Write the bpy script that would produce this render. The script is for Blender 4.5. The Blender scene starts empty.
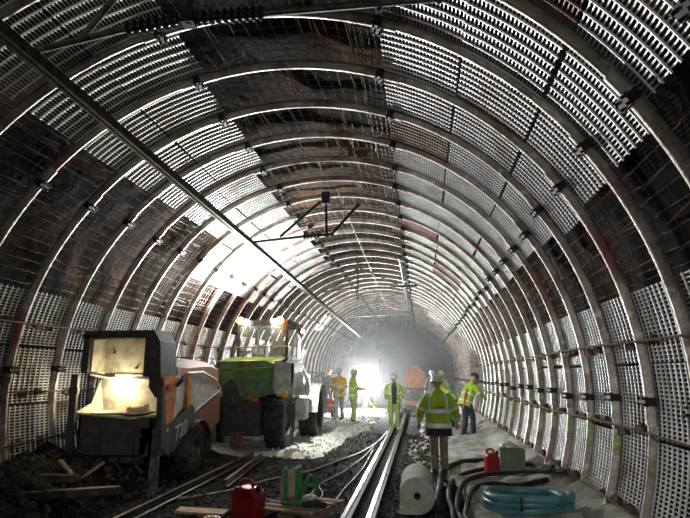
import bpy, bmesh, math, random
from mathutils import Vector, Matrix, Euler, noise
random.seed(7)
R = math.radians
sc = bpy.context.scene
col = sc.collection
PI = math.pi
# ------------------------------------------------------------------ tunnel frame
CX, CZ, RI = -1.677, 1.516, 3.886          # axis of the vault and inner radius of the ribs
Y0 = 4.897                                 # first whole rib; ribs stand one metre apart
RS = 3.975                                  # radius of the perforated sheets
def cyl(theta, r, y=0.0):
    t = R(theta)
    return Vector((CX + r*math.sin(t), y, CZ + r*math.cos(t)))
# ------------------------------------------------------------------ mesh builder
class MB:
    def __init__(self): self.v = []; self.f = []
    def add(self, vs, fs):
        b = len(self.v); self.v += [tuple(p) for p in vs]; self.f += [tuple(b+i for i in q) for q in fs]; return self
    def box(self, c, s, rot=None, taper=None):
        x, y, z = s[0]/2, s[1]/2, s[2]/2
        vs = [Vector((a*x, b*y, d*z)) for d in (-1, 1) for b in (-1, 1) for a in (-1, 1)]
        if taper:
            for i in range(4, 8): vs[i].x *= taper[0]; vs[i].y *= taper[1]
        if rot:
            m = Euler(rot).to_matrix(); vs = [m @ p for p in vs]
        c = Vector(c)
        return self.add([p + c for p in vs], [(0,2,3,1),(4,5,7,6),(0,1,5,4),(2,6,7,3),(0,4,6,2),(1,3,7,5)])
    def bbox(self, c, s, b=.02, rot=None):      # box with chamfered edges
        bm = bmesh.new(); bmesh.ops.create_cube(bm, size=1)
        for v in bm.verts: v.co = Vector((v.co.x*s[0], v.co.y*s[1], v.co.z*s[2]))
        bmesh.ops.bevel(bm, geom=bm.edges[:], offset=min(b, min(s)*.45), segments=2, affect='EDGES')
        m = Euler(rot).to_matrix() if rot else Matrix.Identity(3); c = Vector(c)
        bm.verts.ensure_lookup_table(); bm.verts.index_update()
        self.add([m @ v.co + c for v in bm.verts], [[v.index for v in f.verts] for f in bm.faces]); bm.free(); return self
    def loft(self, pts, rads, side=None, seg=12, cap=True, a0=0, a1=360, power=1.0):
        pts = [Vector(p) for p in pts]; n = len(pts)
        closed = abs(a1-a0) >= 360
        m = seg if closed else seg+1
        vs = []
        prev = Vector(side) if side else None
        for i in range(n):
            t = (pts[min(i+1, n-1)] - pts[max(i-1, 0)])
            t = t.normalized() if t.length > 1e-9 else Vector((0,0,1))
            if prev is None:
                prev = Vector((0,0,1)).cross(t) if abs(t.z) < .95 else Vector((1,0,0))
            s = prev - t*prev.dot(t)
            s = s.normalized() if s.length > 1e-6 else t.orthogonal().normalized()
            if not side: prev = s
            w = t.cross(s)
            ra = rads[i] if isinstance(rads, (list, tuple)) else rads
            a, b = ra if isinstance(ra, (list, tuple)) else (ra, ra)
            for k in range(m):
                g = R(a0 + (a1-a0)*k/seg)
                cg, sg = math.cos(g), math.sin(g)
                if power != 1.0:
                    cg = math.copysign(abs(cg)**power, cg); sg = math.copysign(abs(sg)**power, sg)
                vs.append(pts[i] + s*(a*cg) + w*(b*sg))
        fs = []
        for i in range(n-1):
            for k in range(seg):
                k2 = (k+1) % m if closed else k+1
                fs.append((i*m+k, i*m+k2, (i+1)*m+k2, (i+1)*m+k))
        if cap and closed:
            fs.append(tuple(range(m-1, -1, -1))); fs.append(tuple((n-1)*m+k for k in range(m)))
        return self.add(vs, fs)
    def bar(self, a, b, r, seg=8): return self.loft([a, b], r, seg=seg)
    def cyl(self, c, axis, r, h, seg=20):
        c = Vector(c); ax = Vector(axis).normalized()
        return self.loft([c-ax*h/2, c+ax*h/2], r, seg=seg)
    def prism(self, poly, axis, lo, hi):        # polygon in the two other axes, extruded along axis
        n = len(poly); vs = []
        for d in (lo, hi):
            for a, b in poly:
                vs.append({'x': (d, a, b), 'y': (a, d, b), 'z': (a, b, d)}[axis])
        fs = [tuple(range(n)), tuple(range(2*n-1, n-1, -1))] + [(i, (i+1) % n, n+(i+1) % n, n+i) for i in range(n)]
        return self.add(vs, fs)
    def rev(self, prof, c, axis='x', seg=28):   # (radius, along) profile spun about axis through c
        vs = []; n = len(prof)
        for k in range(seg):
            g = 2*PI*k/seg
            for r, h in prof:
                p = {'x': (h, r*math.cos(g), r*math.sin(g)), 'y': (r*math.cos(g), h, r*math.sin(g)), 'z': (r*math.cos(g), r*math.sin(g), h)}[axis]
                vs.append(Vector(p) + Vector(c))
        fs = [(k*n+i, k*n+i+1, ((k+1) % seg)*n+i+1, ((k+1) % seg)*n+i) for k in range(seg) for i in range(n-1)]
        return self.add(vs, fs)
    def ball(self, c, r, seg=12, sq=(1,1,1)):
        prof = [(max(1e-4, r*math.sin(PI*i/seg)), -r*math.cos(PI*i/seg)) for i in range(seg+1)]
        b = len(self.v); self.rev(prof, (0,0,0), 'z', seg*2)
        for i in range(b, len(self.v)):
            p = self.v[i]; self.v[i] = (p[0]*sq[0]+c[0], p[1]*sq[1]+c[1], p[2]*sq[2]+c[2])
        return self
    def grid(self, x0, x1, y0, y1, nx, ny, fz):
        vs = [(x0+(x1-x0)*i/nx, y0+(y1-y0)*j/ny, 0) for j in range(ny+1) for i in range(nx+1)]
        vs = [(x, y, fz(x, y)) for x, y, _ in vs]
        return self.add(vs, [(j*(nx+1)+i, j*(nx+1)+i+1, (j+1)*(nx+1)+i+1, (j+1)*(nx+1)+i) for j in range(ny) for i in range(nx)])
    def mesh(self, name, mat, smooth=False, recalc=True):
        me = bpy.data.meshes.new(name); me.from_pydata(self.v, [], self.f)
        if recalc:
            bm = bmesh.new(); bm.from_mesh(me); bmesh.ops.recalc_face_normals(bm, faces=bm.faces); bm.to_mesh(me); bm.free()
        me.materials.append(mat)
        if smooth:
            me.polygons.foreach_set('use_smooth', [True]*len(me.polygons))
            try: me.set_sharp_from_angle(angle=R(40))
            except Exception: pass
        me.update(); return me
    def obj(self, name, mat, parent=None, smooth=False, recalc=True):
        o = bpy.data.objects.new(name, self.mesh(name, mat, smooth, recalc)); col.objects.link(o)
        if parent is not None: o.parent = parent
        return o
def link(name, me, parent=None, loc=(0,0,0), rot=(0,0,0)):
    o = bpy.data.objects.new(name, me); col.objects.link(o); o.location = loc; o.rotation_euler = rot
    if parent is not None: o.parent = parent
    return o
def tag(o, label, cat, group=None, kind=None):
    if label: o['label'] = label
    if cat: o['category'] = cat
    if group: o['group'] = group
    if kind: o['kind'] = kind
    return o
def thing(name, label, cat, loc=(0,0,0), rz=0, group=None):
    o = bpy.data.objects.new(name, None); col.objects.link(o); o.empty_display_size = .2
    o.location = loc; o.rotation_euler = (0,0,rz)
    return tag(o, label, cat, group)
def struct(o): o['kind'] = 'structure'; return o
def dup(o):
    c = o.copy(); col.objects.link(c)
    for ch in o.children:
        d = ch.copy(); col.objects.link(d); d.parent = c
        for g in ch.children:
            e = g.copy(); col.objects.link(e); e.parent = d
    return c
NUM = ['first','second','third','fourth','fifth','sixth','seventh','eighth','ninth','tenth','eleventh','twelfth','thirteenth','fourteenth','fifteenth','sixteenth','seventeenth','eighteenth','nineteenth','twentieth','twenty-first','twenty-second','twenty-third','twenty-fourth','twenty-fifth','twenty-sixth','twenty-seventh','twenty-eighth','twenty-ninth','thirtieth','thirty-first','thirty-second','thirty-third','thirty-fourth','thirty-fifth','thirty-sixth','thirty-seventh','thirty-eighth']
# ------------------------------------------------------------------ materials
def nodes(name):
    m = bpy.data.materials.new(name); m.use_nodes = True
    nt = m.node_tree; b = nt.nodes['Principled BSDF']; return m, nt, b
def pm(name, c, rough=.6, metal=0, c2=None, sc_=6, amt=(.45,.6), c3=None, sc3=2, amt3=(.55,.62), bump=0, bsc=30, emit=None, es=0, spec=None, alpha=None, rnd=True):
    m, nt, b = nodes(name); N = nt.nodes; L = nt.links
    b.inputs['Base Color'].default_value = (*c, 1); b.inputs['Roughness'].default_value = rough; b.inputs['Metallic'].default_value = metal
    if spec is not None: b.inputs['Specular IOR Level'].default_value = spec
    tc = N.new('ShaderNodeTexCoord'); vec = tc.outputs['Object']
    if rnd:
        oi = N.new('ShaderNodeObjectInfo'); ml = N.new('ShaderNodeMath'); ml.operation = 'MULTIPLY'; ml.inputs[1].default_value = 37
        L.new(oi.outputs['Random'], ml.inputs[0]); ad = N.new('ShaderNodeVectorMath'); ad.operation = 'ADD'
        L.new(tc.outputs['Object'], ad.inputs[0]); L.new(ml.outputs[0], ad.inputs[1]); vec = ad.outputs[0]
    cur = None
    def layer(cur, cc, s, am):
        n = N.new('ShaderNodeTexNoise'); n.inputs['Scale'].default_value = s; n.inputs['Detail'].default_value = 5; L.new(vec, n.inputs['Vector'])
        mr = N.new('ShaderNodeMapRange'); mr.inputs['From Min'].default_value = am[0]; mr.inputs['From Max'].default_value = am[1]
        L.new(n.outputs['Fac'], mr.inputs['Value'])
        mx = N.new('ShaderNodeMix'); mx.data_type = 'RGBA'
        L.new(mr.outputs['Result'], mx.inputs[0])
        if cur is None: mx.inputs[6].default_value = (*c, 1)
        else: L.new(cur, mx.inputs[6])
        mx.inputs[7].default_value = (*cc, 1)
        return mx.outputs[2]
    if c2: cur = layer(cur, c2, sc_, amt)
    if c3: cur = layer(cur, c3, sc3, amt3)
    if cur is not None: L.new(cur, b.inputs['Base Color'])
    if bump:
        n = N.new('ShaderNodeTexNoise'); n.inputs['Scale'].default_value = bsc; n.inputs['Detail'].default_value = 4; L.new(vec, n.inputs['Vector'])
        bp = N.new('ShaderNodeBump'); bp.inputs['Strength'].default_value = bump; bp.inputs['Distance'].default_value = .03
        L.new(n.outputs['Fac'], bp.inputs['Height']); L.new(bp.outputs['Normal'], b.inputs['Normal'])
    if emit: b.inputs['Emission Color'].default_value = (*emit, 1); b.inputs['Emission Strength'].default_value = es
    return m
M = {}
M['sheet'] = pm('galvanised_sheet', (.62,.63,.63), .42, .35, (.42,.42,.41), 3, (.4,.7), (.22,.15,.13), .9, (.62,.74))
M['sheet_red'] = pm('rusty_sheet', (.28,.14,.12), .5, .3, (.17,.10,.09), 4, (.35,.65))
M['rock'] = pm('rock_face', (.030,.021,.017), .9, 0, (.012,.010,.009), 1.3, (.4,.62), (.085,.045,.028), .7, (.54,.72), bump=.8, bsc=7, rnd=False, spec=.08)
M['wire'] = pm('rebar_wire', (.26,.19,.16), .5, .4, (.12,.08,.065), 5)
M['clamp'] = pm('dark_clamp', (.03,.028,.027), .6, .3)
M['bracket'] = pm('rusty_bracket', (.15,.085,.05), .8, 0, (.06,.04,.025), 9)
M['dark'] = pm('dark_metal', (.035,.035,.037), .55, .2, (.06,.055,.05), 8)
M['black'] = pm('black_rubber', (.018,.018,.019), .75, 0, (.04,.038,.035), 12)
M['greysteel'] = pm('grey_steel', (.22,.22,.21), .45, .4, (.10,.09,.08), 7)
M['pole'] = pm('catenary_pole', (.14,.125,.10), .5, .4, (.06,.05,.045), 9)
M['insul'] = pm('brown_insulator', (.035,.028,.024), .35, 0)
M['floor'] = pm('ballast_ground', (.022,.019,.017), .95, 0, (.012,.011,.010), 9, (.4,.6), (.05,.044,.04), 2.5, (.55,.7), bump=1, bsc=18, rnd=False, spec=.15)
M['stone'] = pm('ballast_stone', (.062,.055,.05), .85, 0, (.03,.027,.025), 4)
M['muck'] = pm('pale_muck', (.62,.62,.56), .9, 0, (.42,.41,.37), 6, (.45,.65), (.2,.19,.17), 3, (.62,.74), bump=1, bsc=22, rnd=False)
M['tarp'] = pm('geotextile_sheet', (.42,.42,.39), .85, 0, (.22,.21,.19), 3, (.45,.65), (.12,.115,.105), 1.6, (.55,.70), bump=.5, bsc=12, rnd=False)
M['rail'] = pm('polished_rail', (.75,.77,.80), .22, .9, (.4,.38,.35), 5, (.6,.75))
M['rustrail'] = pm('rusty_rail', (.12,.095,.08), .5, .5, (.06,.05,.04), 7)
M['roll'] = pm('white_geotextile', (.62,.61,.56), .9, 0, (.50,.48,.43), 10, bump=.3, bsc=40)
M['blue'] = pm('blue_hose', (.06,.24,.28), .32, 0, (.13,.34,.37), 4)
M['red'] = pm('red_plastic', (.42,.02,.02), .4, 0, (.28,.015,.015), 5)
M['redpaint'] = pm('red_paint', (.5,.05,.03), .5, 0, (.3,.03,.02), 5)
M['sage'] = pm('sage_box', (.22,.31,.22), .6, 0, (.17,.25,.17), 5)
M['wood'] = pm('weathered_wood', (.33,.23,.14), .8, 0, (.20,.14,.09), 6, bump=.3, bsc=30)
M['palewood'] = pm('pale_plywood', (.62,.48,.28), .7, 0, (.45,.34,.2), 8)
M['white'] = pm('white_paint', (.72,.72,.70), .5, 0, (.5,.5,.48), 8)
M['orange'] = pm('orange_paint', (.75,.24,.02), .4, 0, (.5,.14,.02), 6)
M['brown'] = pm('brown_cover', (.28,.12,.05), .6, 0, (.27,.12,.06), 3, bump=.1, bsc=4)
M['green'] = pm('green_paint', (.20,.42,.05), .4, 0, (.13,.28,.05), 4)
M['darkgreen'] = pm('dark_green_paint', (.10,.20,.06), .45, 0, (.05,.09,.04), 4)
M['silver'] = pm('silver_panel', (.60,.66,.62), .4, .3, (.40,.45,.42), 5)
M['cream'] = pm('cream_hopper_lining', (.50,.45,.32), .6, .1, (.30,.26,.19), 6, (.42,.65))
M['machine_grey'] = pm('machine_grey', (.045,.047,.05), .5, .1, (.075,.07,.062), 7)
M['text'] = pm('lettering_grey', (.45,.45,.43), .6)
M['black_text'] = pm('dark_print', (.03,.05,.02), .7)
M['skin'] = pm('skin', (.50,.29,.20), .55, rnd=False)
M['hiviz'] = pm('hi_viz_lime', (.46,.68,.04), .7, 0, (.36,.55,.04), 6)
M['hiorange'] = pm('hi_viz_amber', (.90,.52,.02), .7, 0, (.85,.38,.02), 5)
M['olive'] = pm('lime_trousers', (.33,.46,.10), .75, 0, (.24,.33,.09), 6)
M['navy'] = pm('navy_cloth', (.02,.028,.05), .8)
M['charcoal'] = pm('charcoal_cloth', (.035,.036,.042), .8)
M['beige'] = pm('beige_trousers', (.30,.27,.20), .8, 0, (.22,.195,.15), 7)
M['greycloth'] = pm('grey_cloth', (.30,.31,.33), .8, 0, (.2,.2,.22), 7)
M['reflect'] = pm('reflective_tape', (.80,.86,.86), .35, .15)
M['helmet'] = pm('white_helmet', (.70,.70,.70), .35)
M['orangehat'] = pm('orange_helmet', (.75,.2,.04), .4)
M['boot'] = pm('black_boot', (.02,.02,.02), .6)
M['whiteboot'] = pm('white_boot', (.65,.65,.6), .6)
M['yellow'] = pm('yellow_pole', (.65,.60,.08), .5)
M['lining'] = pm('old_lining', (.17,.15,.14), .85, 0, (.09,.08,.08), 1.2, (.4,.65), bump=.4, bsc=5, rnd=False)
M['portal'] = pm('pale_lining_ring', (.42,.37,.28), .8, 0, (.25,.22,.17), 3)
M['lampw'] = pm('lit_lamp_white', (1,1,1), .5, emit=(1,.98,.94), es=60)
M['flood'] = pm('lit_flood_lamp', (1,1,1), .5, emit=(.95,1,.97), es=450)
M['lampo'] = pm('lit_lamp_amber', (1,.5,.1), .5, emit=(1,.36,.05), es=60)
M['hop'] = pm('lit_led_bar', (1,1,1), .5, emit=(1,.92,.72), es=30)
m, nt, b = nodes('tinted_glass'); b.inputs['Base Color'].default_value = (.75,.9,.88,1); b.inputs['Roughness'].default_value = .08
b.inputs['Alpha'].default_value = .07; M['glass'] = m
# rib steel: grey-brown with red paint and a yellow-green survey mark low on the right side
m, nt, b = nodes('rib_steel'); N = nt.nodes; L = nt.links; M['rib'] = m
b.inputs['Roughness'].default_value = .42; b.inputs['Metallic'].default_value = .55
tc = N.new('ShaderNodeTexCoord'); oi = N.new('ShaderNodeObjectInfo')
ml = N.new('ShaderNodeMath'); ml.operation = 'MULTIPLY'; ml.inputs[1].default_value = 53; L.new(oi.outputs['Random'], ml.inputs[0])
ad = N.new('ShaderNodeVectorMath'); ad.operation = 'ADD'; L.new(tc.outputs['Object'], ad.inputs[0]); L.new(ml.outputs[0], ad.inputs[1])
def nz(s, lo, hi, det=4):
    n = N.new('ShaderNodeTexNoise'); n.inputs['Scale'].default_value = s; n.inputs['Detail'].default_value = det; L.new(ad.outputs[0], n.inputs['Vector'])
    r = N.new('ShaderNodeMapRange'); r.inputs['From Min'].default_value = lo; r.inputs['From Max'].default_value = hi; L.new(n.outputs['Fac'], r.inputs['Value']); return r.outputs['Result']
def mix(f, a, c):
    x = N.new('ShaderNodeMix'); x.data_type = 'RGBA'; L.new(f, x.inputs[0])
    if isinstance(a, tuple): x.inputs[6].default_value = (*a, 1)
    else: L.new(a, x.inputs[6])
    x.inputs[7].default_value = (*c, 1); return x.outputs[2]
c_ = mix(nz(3, .4, .65), (.36,.33,.30), (.17,.135,.11))
c_ = mix(nz(9, .55, .7), c_, (.50,.47,.43))
c_ = mix(nz(.9, .62, .70, 2), c_, (.26,.10,.09))
sx = N.new('ShaderNodeSeparateXYZ'); L.new(tc.outputs['Object'], sx.inputs[0])
def band(o, lo, hi):
    a = N.new('ShaderNodeMath'); a.operation = 'GREATER_THAN'; a.inputs[1].default_value = lo; L.new(o, a.inputs[0])
    c = N.new('ShaderNodeMath'); c.operation = 'LESS_THAN'; c.inputs[1].default_value = hi; L.new(o, c.inputs[0])
    d = N.new('ShaderNodeMath'); d.operation = 'MULTIPLY'; L.new(a.outputs[0], d.inputs[0]); L.new(c.outputs[0], d.inputs[1]); return d.outputs[0]
bz = band(sx.outputs['Z'], -.72, -.40); bx = band(sx.outputs['X'], 3, 5)
mm = N.new('ShaderNodeMath'); mm.operation = 'MULTIPLY'; L.new(bz, mm.inputs[0]); L.new(bx, mm.inputs[1])
m2 = N.new('ShaderNodeMath'); m2.operation = 'MULTIPLY'; L.new(mm.outputs[0], m2.inputs[0]); L.new(nz(5, .40, .62), m2.inputs[1])
L.new(mix(m2.outputs[0], c_, (.22,.27,.06)), b.inputs['Base Color'])
n = N.new('ShaderNodeTexNoise'); n.inputs['Scale'].default_value = 14; L.new(ad.outputs[0], n.inputs['Vector'])
bp = N.new('ShaderNodeBump'); bp.inputs['Strength'].default_value = .35; bp.inputs['Distance'].default_value = .02; L.new(n.outputs['Fac'], bp.inputs['Height']); L.new(bp.outputs['Normal'], b.inputs['Normal'])

# ------------------------------------------------------------------ setting: rock vault
def vault(name, t0, t1, y0, y1, rad, mat, amp, step=.25, dt=3):
    nt_ = max(2, int((t1-t0)/dt)); ny = int((y1-y0)/step)
    vs = []
    for j in range(ny+1):
        for i in range(nt_+1):
            th = t0+(t1-t0)*i/nt_; y = y0+(y1-y0)*j/ny
            p = cyl(th, 1, y); q = Vector((p.x*1.2, y*1.2, p.z*1.2))
            rr = rad + amp*(noise.noise(Vector((math.sin(R(th))*4, y*.9, math.cos(R(th))*4))) + .5*noise.noise(Vector((math.sin(R(th))*11, y*2.6, math.cos(R(th))*11))))
            vs.append(cyl(th, rr, y))
    mb = MB(); mb.add(vs, [(j*(nt_+1)+i, (j+1)*(nt_+1)+i, (j+1)*(nt_+1)+i+1, j*(nt_+1)+i+1) for j in range(ny) for i in range(nt_)])
    return struct(mb.obj(name, mat, smooth=True, recalc=False))
vault('wall_left', -118, -55, -4, 37.5, 4.42, M['rock'], .16)
vault('ceiling', -55, 58, -4, 37.5, 4.42, M['rock'], .16)
vault('wall_right', 58, 118, -4, 37.5, 4.42, M['rock'], .16)
vault('wall_back', -118, 118, 37.5, 80, 3.95, M['lining'], .05, 1, 5)
mb = MB(); prof = [(3.55, 37.2), (3.55, 38.2), (4.7, 38.2), (4.7, 37.2), (3.55, 37.2)]
vs = []; n_ = 40
for i in range(n_+1):
    th = -118 + 236*i/n_
    for r_, y_ in prof[:4]: vs.append(cyl(th, r_, y_))
mb.add(vs, [(i*4+k, i*4+(k+1) % 4, (i+1)*4+(k+1) % 4, (i+1)*4+k) for i in range(n_) for k in range(4)])
struct(mb.obj('trim_1', M['portal'], smooth=False))
mb = MB(); mb.box((CX, 80.2, 1.5), (9, .3, 9)); struct(mb.obj('wall_far', M['lining']))

# ------------------------------------------------------------------ setting: ground
def sm(a, b, x):
    t = max(0, min(1, (x-a)/(b-a))); return t*t*(3-2*t)
def n3(x, y, s, o=0): return noise.noise(Vector((x*s+o, y*s, o*1.7)))
def ground(x, y):
    h = .035*n3(x, y, 1.1) + .03*n3(x, y, 3.3, 4) + .02*n3(x, y, 9, 8)
    heap = sm(-3.9, -5.4, x)*(.62 - .35*sm(7.5, 11, y))
    h += heap*(1+.35*n3(x, y, 2.1, 3)) + .10*sm(-3.9, -4.4, x)*n3(x, y, 5, 2)*sm(9, 7, y)
    h += .26*sm(1.45, 2.15, x)
    h *= 1-.85*sm(-1.35, -1.15, x)*sm(-.25, -.45, x)     # trough of the rails
    return h-.02
def gy(x, y): return ground(x, y)
def nonuni():
    mb = MB(); ys = []; y = -3
    while y < 14: ys.append(y); y += .09
    while y < 80: ys.append(y); y += .09 + (y-14)*.03
    nx = 96; vs = []
    for y in ys:
        for i in range(nx+1):
            x = -6.1 + 8.9*i/nx; vs.append((x, y, ground(x, y)))
    mb.add(vs, [(j*(nx+1)+i, j*(nx+1)+i+1, (j+1)*(nx+1)+i+1, (j+1)*(nx+1)+i) for j in range(len(ys)-1) for i in range(nx)])
    return mb
struct(nonuni().obj('floor', M['floor'], smooth=True, recalc=False))

def patch(name, mat, inside, zf, x0, x1, y0, y1, st):
    nx, ny = int((x1-x0)/st), int((y1-y0)/st); vs = []; fs = []; idx = {}
    for j in range(ny+1):
        for i in range(nx+1):
            x, y = x0+i*st, y0+j*st; k = inside(x, y)
            idx[i, j] = len(vs); vs.append((x, y, ground(x, y)-.06+k*zf(x, y)))
    for j in range(ny):
        for i in range(nx):
            if max(inside(x0+(i+a)*st, y0+(j+b)*st) for a in (0,1) for b in (0,1)) > .02:
                fs.append((idx[i,j], idx[i+1,j], idx[i+1,j+1], idx[i,j+1]))
    mb = MB(); mb.add(vs, fs); return mb.obj(name, mat, smooth=True, recalc=False)
def in_muck(x, y):
    e = .22*n3(x, y, .8, 5)+.12*n3(x, y, 2.5, 9)
    right = -2.0 + .5*sm(12, 20, y) + e*.8
    near = 11.2 + e*2 - .3*(x+3)
    return sm(0, .35, right-x)*sm(0, .8, y-near)*sm(34, 31, y)
tag(patch('muck_heap', M['muck'], in_muck, lambda x, y: .15+.05*n3(x, y, 2.2, 1)+.05*n3(x, y, 6, 3), -5.0, -1.2, 10.5, 34, .1),
    'pale crushed muck spread between the green machine and the rails', 'rubble', kind='stuff')
def in_tarp(x, y):
    e = .15*n3(x, y, .9, 15)
    left = .15 + .35*sm(10.5, 8.5, y) + e - .25*sm(14, 18, y)
    return sm(0, .12, x-left)*sm(5.2, 5.5, y)*sm(31, 29, y)*sm(2.45, 2.3, x)
def tz(x, y):
    w = abs(math.sin(2.2*x+1.3*y+3*n3(x, y, .7, 2)))**4*.05 + abs(math.sin(1.1*x-2.6*y+2.5*n3(x, y, .8, 7)))**5*.045
    return .10 + w + .03*n3(x, y, 3, 6)
tag(patch('geotextile_sheet', M['tarp'], in_tarp, tz, -.3, 2.45, 5.1, 31, .06),
    'wrinkled pale grey sheeting covering the ground along the right wall', 'sheeting')
def tarp_z(x, y): return ground(x, y)-.06+in_tarp(x, y)*tz(x, y)
def gz(x, y): return max(ground(x, y), ground(x, y)-.06+in_muck(x, y)*.16, tarp_z(x, y))
# loose stones
mb = MB(); ico = bmesh.new(); bmesh.ops.create_icosphere(ico, subdivisions=1, radius=1); ico.verts.ensure_lookup_table()
iv = [v.co.copy() for v in ico.verts]; ifs = [[v.index for v in f.verts] for f in ico.faces]; ico.free()
def stone(mb, x, y, s, z=None):
    q = Euler((random.random()*6, random.random()*6, random.random()*6)).to_matrix(); k = Vector((random.uniform(.6,1.2), random.uniform(.6,1.2), random.uniform(.4,.8)))
    z = gz(x, y) if z is None else z
    mb.add([q @ Vector((v.x*k.x*random.uniform(.8,1.15), v.y*k.y*random.uniform(.8,1.15), v.z*k.z))*s + Vector((x, y, z+s*.2)) for v in iv], ifs)
for i in range(5200):
    y = 5.6 + 11*random.random()**1.6; x = random.uniform(-5.3, .35)
    if -1.05 < x < -.55 or in_muck(x, y) > .3: continue
    s = random.uniform(.012, .035) if random.random() < .9 else random.uniform(.035, .075)
    if x > -4 and s > .05: s *= .6
    stone(mb, x, y, s)
tag(mb.obj('ballast_stones', M['stone']), 'loose dark ballast stones strewn over the tunnel ground', 'stones', kind='stuff')
mb = MB()
for i in range(700):
    x = random.uniform(-3.3, -1.5); y = random.uniform(11.3, 22)
    if in_muck(x, y) > .1: stone(mb, x, y, random.uniform(.015, .05))
for i in range(120):
    x = random.uniform(-.35, .35); y = random.uniform(9, 15); stone(mb, x, y, random.uniform(.02, .06))
tag(mb.obj('pale_rubble', M['muck']), 'pale broken rubble lumps lying on the muck heap', 'rubble', kind='stuff')

# ------------------------------------------------------------------ steel ribs
def sect(w=1.0):
    o = [(-.085,.130),(-.062,.130),(-.052,.055),(-.040,.012),(-.022,0),(.022,0),(.040,.012),(.052,.055),(.062,.130),(.085,.130),
         (.085,.145),(.052,.145),(.040,.06),(.030,.026),(-.030,.026),(-.040,.06),(-.052,.145),(-.085,.145)]
    return [(a*w*.72, b*.58) for a, b in o]
def arc_sweep(t0, t1, sec, r0, step=2.5):
    n = max(2, int((t1-t0)/step)); m = len(sec); vs = []
    for i in range(n+1):
        t = R(t0+(t1-t0)*i/n)
        for y, dr in sec: vs.append(((r0+dr)*math.sin(t), y, (r0+dr)*math.cos(t)))
    mb = MB(); mb.add(vs, [(i*m+k, i*m+(k+1) % m, (i+1)*m+(k+1) % m, (i+1)*m+k) for i in range(n) for k in range(m)])
    mb.add([vs[k] for k in range(m)], [tuple(range(m))]); mb.add(vs[n*m:], [tuple(range(m-1,-1,-1))]); return mb
CL = [-86, -49.2, -14.8, 20, 56, 91.6]
ends = [-113, -86, -49.2, -14.8, 20, 56, 91.6, 112.5]
segm = []
for i in range(7):
    a = ends[i] - (3 if i else 0); c = ends[i+1] + (3 if i < 6 else 0)
    segm.append(arc_sweep(a, c, sect(1.0 if i % 2 else .86), RI + (0 if i % 2 else .016)).mesh('arc_segment', M['rib'], smooth=True))
cm = MB()
cm.box((0, 0, RI-.014), (.10, .155, .028)); cm.box((0, -.072, RI+.035), (.08, .02, .09)); cm.box((0, .072, RI+.035), (.08, .02, .09))
for d in (-.03, .03):
    for s in (-.055, .055): cm.cyl((d, s, RI-.035), (0,0,1), .013, .045, 8)
clamp_me = cm.mesh('clamp', M['clamp'])
NR0, NR1 = -2, 32
for k in range(NR0, NR1+1):
    i = k-NR0
    t = thing('steel_rib', f'curved steel arch rib, {NUM[i]} from the camera, clamped in overlapping segments', 'tunnel rib', (CX, Y0+k, CZ), 0, 'steel ribs along the tunnel')
    jr = random.uniform(-.25, .25)
    for s in segm: link('arc_segment', s, t, (0,0,0), (0, R(jr*.3), 0))
    for a in CL: link('clamp', clamp_me, t, (0, random.uniform(-.01,.01), 0), (0, R(a+random.uniform(-.6,.6)), 0))
    if i == 0: pass
# ------------------------------------------------------------------ perforated sheets
def sheet_mesh(dth, ncol, nrow, ph=0, red=False):
    mb = MB(); W = .93; p = W/ncol
    def P(th, y, dr): t = R(th); r = RS+dr; return (r*math.sin(t), y, r*math.cos(t))
    ns = max(6, int(dth))
    for j in range(ncol+1):
        yc = -W/2 + j*p
        prof = [(-.0115,.004),(-.005,-.008),(.005,-.008),(.0115,.004)]
        vs = [P(-dth/2+dth*i/ns, yc+y, dr) for i in range(ns+1) for y, dr in prof]
        mb.add(vs, [(i*4+q, i*4+q+1, (i+1)*4+q+1, (i+1)*4+q) for i in range(ns) for q in range(3)])
    step = dth/nrow
    for j in range(ncol):
        ya = -W/2+j*p+.012; yb = ya+p-.024
        for i in range(nrow):
            t0 = -dth/2+i*step+step*.1; t1 = t0+step*.31
            vs = [P(t, y, d) for t in (t0, t1) for y, d in ((ya,.004), ((ya*2+yb)/3,.010), ((ya+yb*2)/3,.010), (yb,.004))]
            mb.add(vs, [(0,1,5,4),(1,2,6,5),(2,3,7,6)])
    return mb
LC = (-40.3, -26.4, -12.5); 
S = {}
def sh(dth, nc, red=False):
    key = (round(dth, 1), nc, red)
    if key not in S: S[key] = sheet_mesh(dth-.35, nc, int(dth*1.72)).mesh('perforated_sheet', M['sheet_red' if red else 'sheet'], recalc=False)
    return S[key]
def bay(k): return NUM[k+2]
def put_sheet(k, t0, t1, where, nc=9, red=False):
    o = link('perforated_sheet', sh(t1-t0, nc, red), None, (CX+random.uniform(-.008,.008), Y0+k+.5+random.uniform(-.012,.012), CZ+random.uniform(-.008,.008)), (0, R((t0+t1)/2+random.uniform(-.25,.25)), R(random.uniform(-.12,.12))))
    tag(o, f'{"rust-red" if red else "grey"} perforated sheet {where}, {bay(k)} bay from camera', 'steel sheet', 'perforated sheets behind the ribs')
for k in range(-2, 25):
    nc = 7 if k <= -1 else (9 if k < 3 else 10)
    e = {-2:-2.2, -1:0, 0:.3, 1:1.5, 2:0, 3:-.4}.get(k, random.choice((-1,0,0,.5)))
    cut = [19.6, 33.2, 46.9, 60.4+e]
    for q, w in enumerate(('on the right crown beside the roof gap', 'midway down the right crown', 'low on the right crown')):
        if k >= 22 and q == 0: continue
        put_sheet(k, cut[q], cut[q+1], w, nc, (k, q) in ((2,0),(7,0),(10,1),(11,1),(-2,1),(16,1)))
    if k >= -1:
        cut = [75, 85.7, 96.4, 107.3]
        for q, w in enumerate(('topmost on the right wall', 'midway down the right wall', 'at the foot of the right wall')):
            if k < 0 and q == 2: continue
            put_sheet(k, cut[q], cut[q+1], w, nc)
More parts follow.
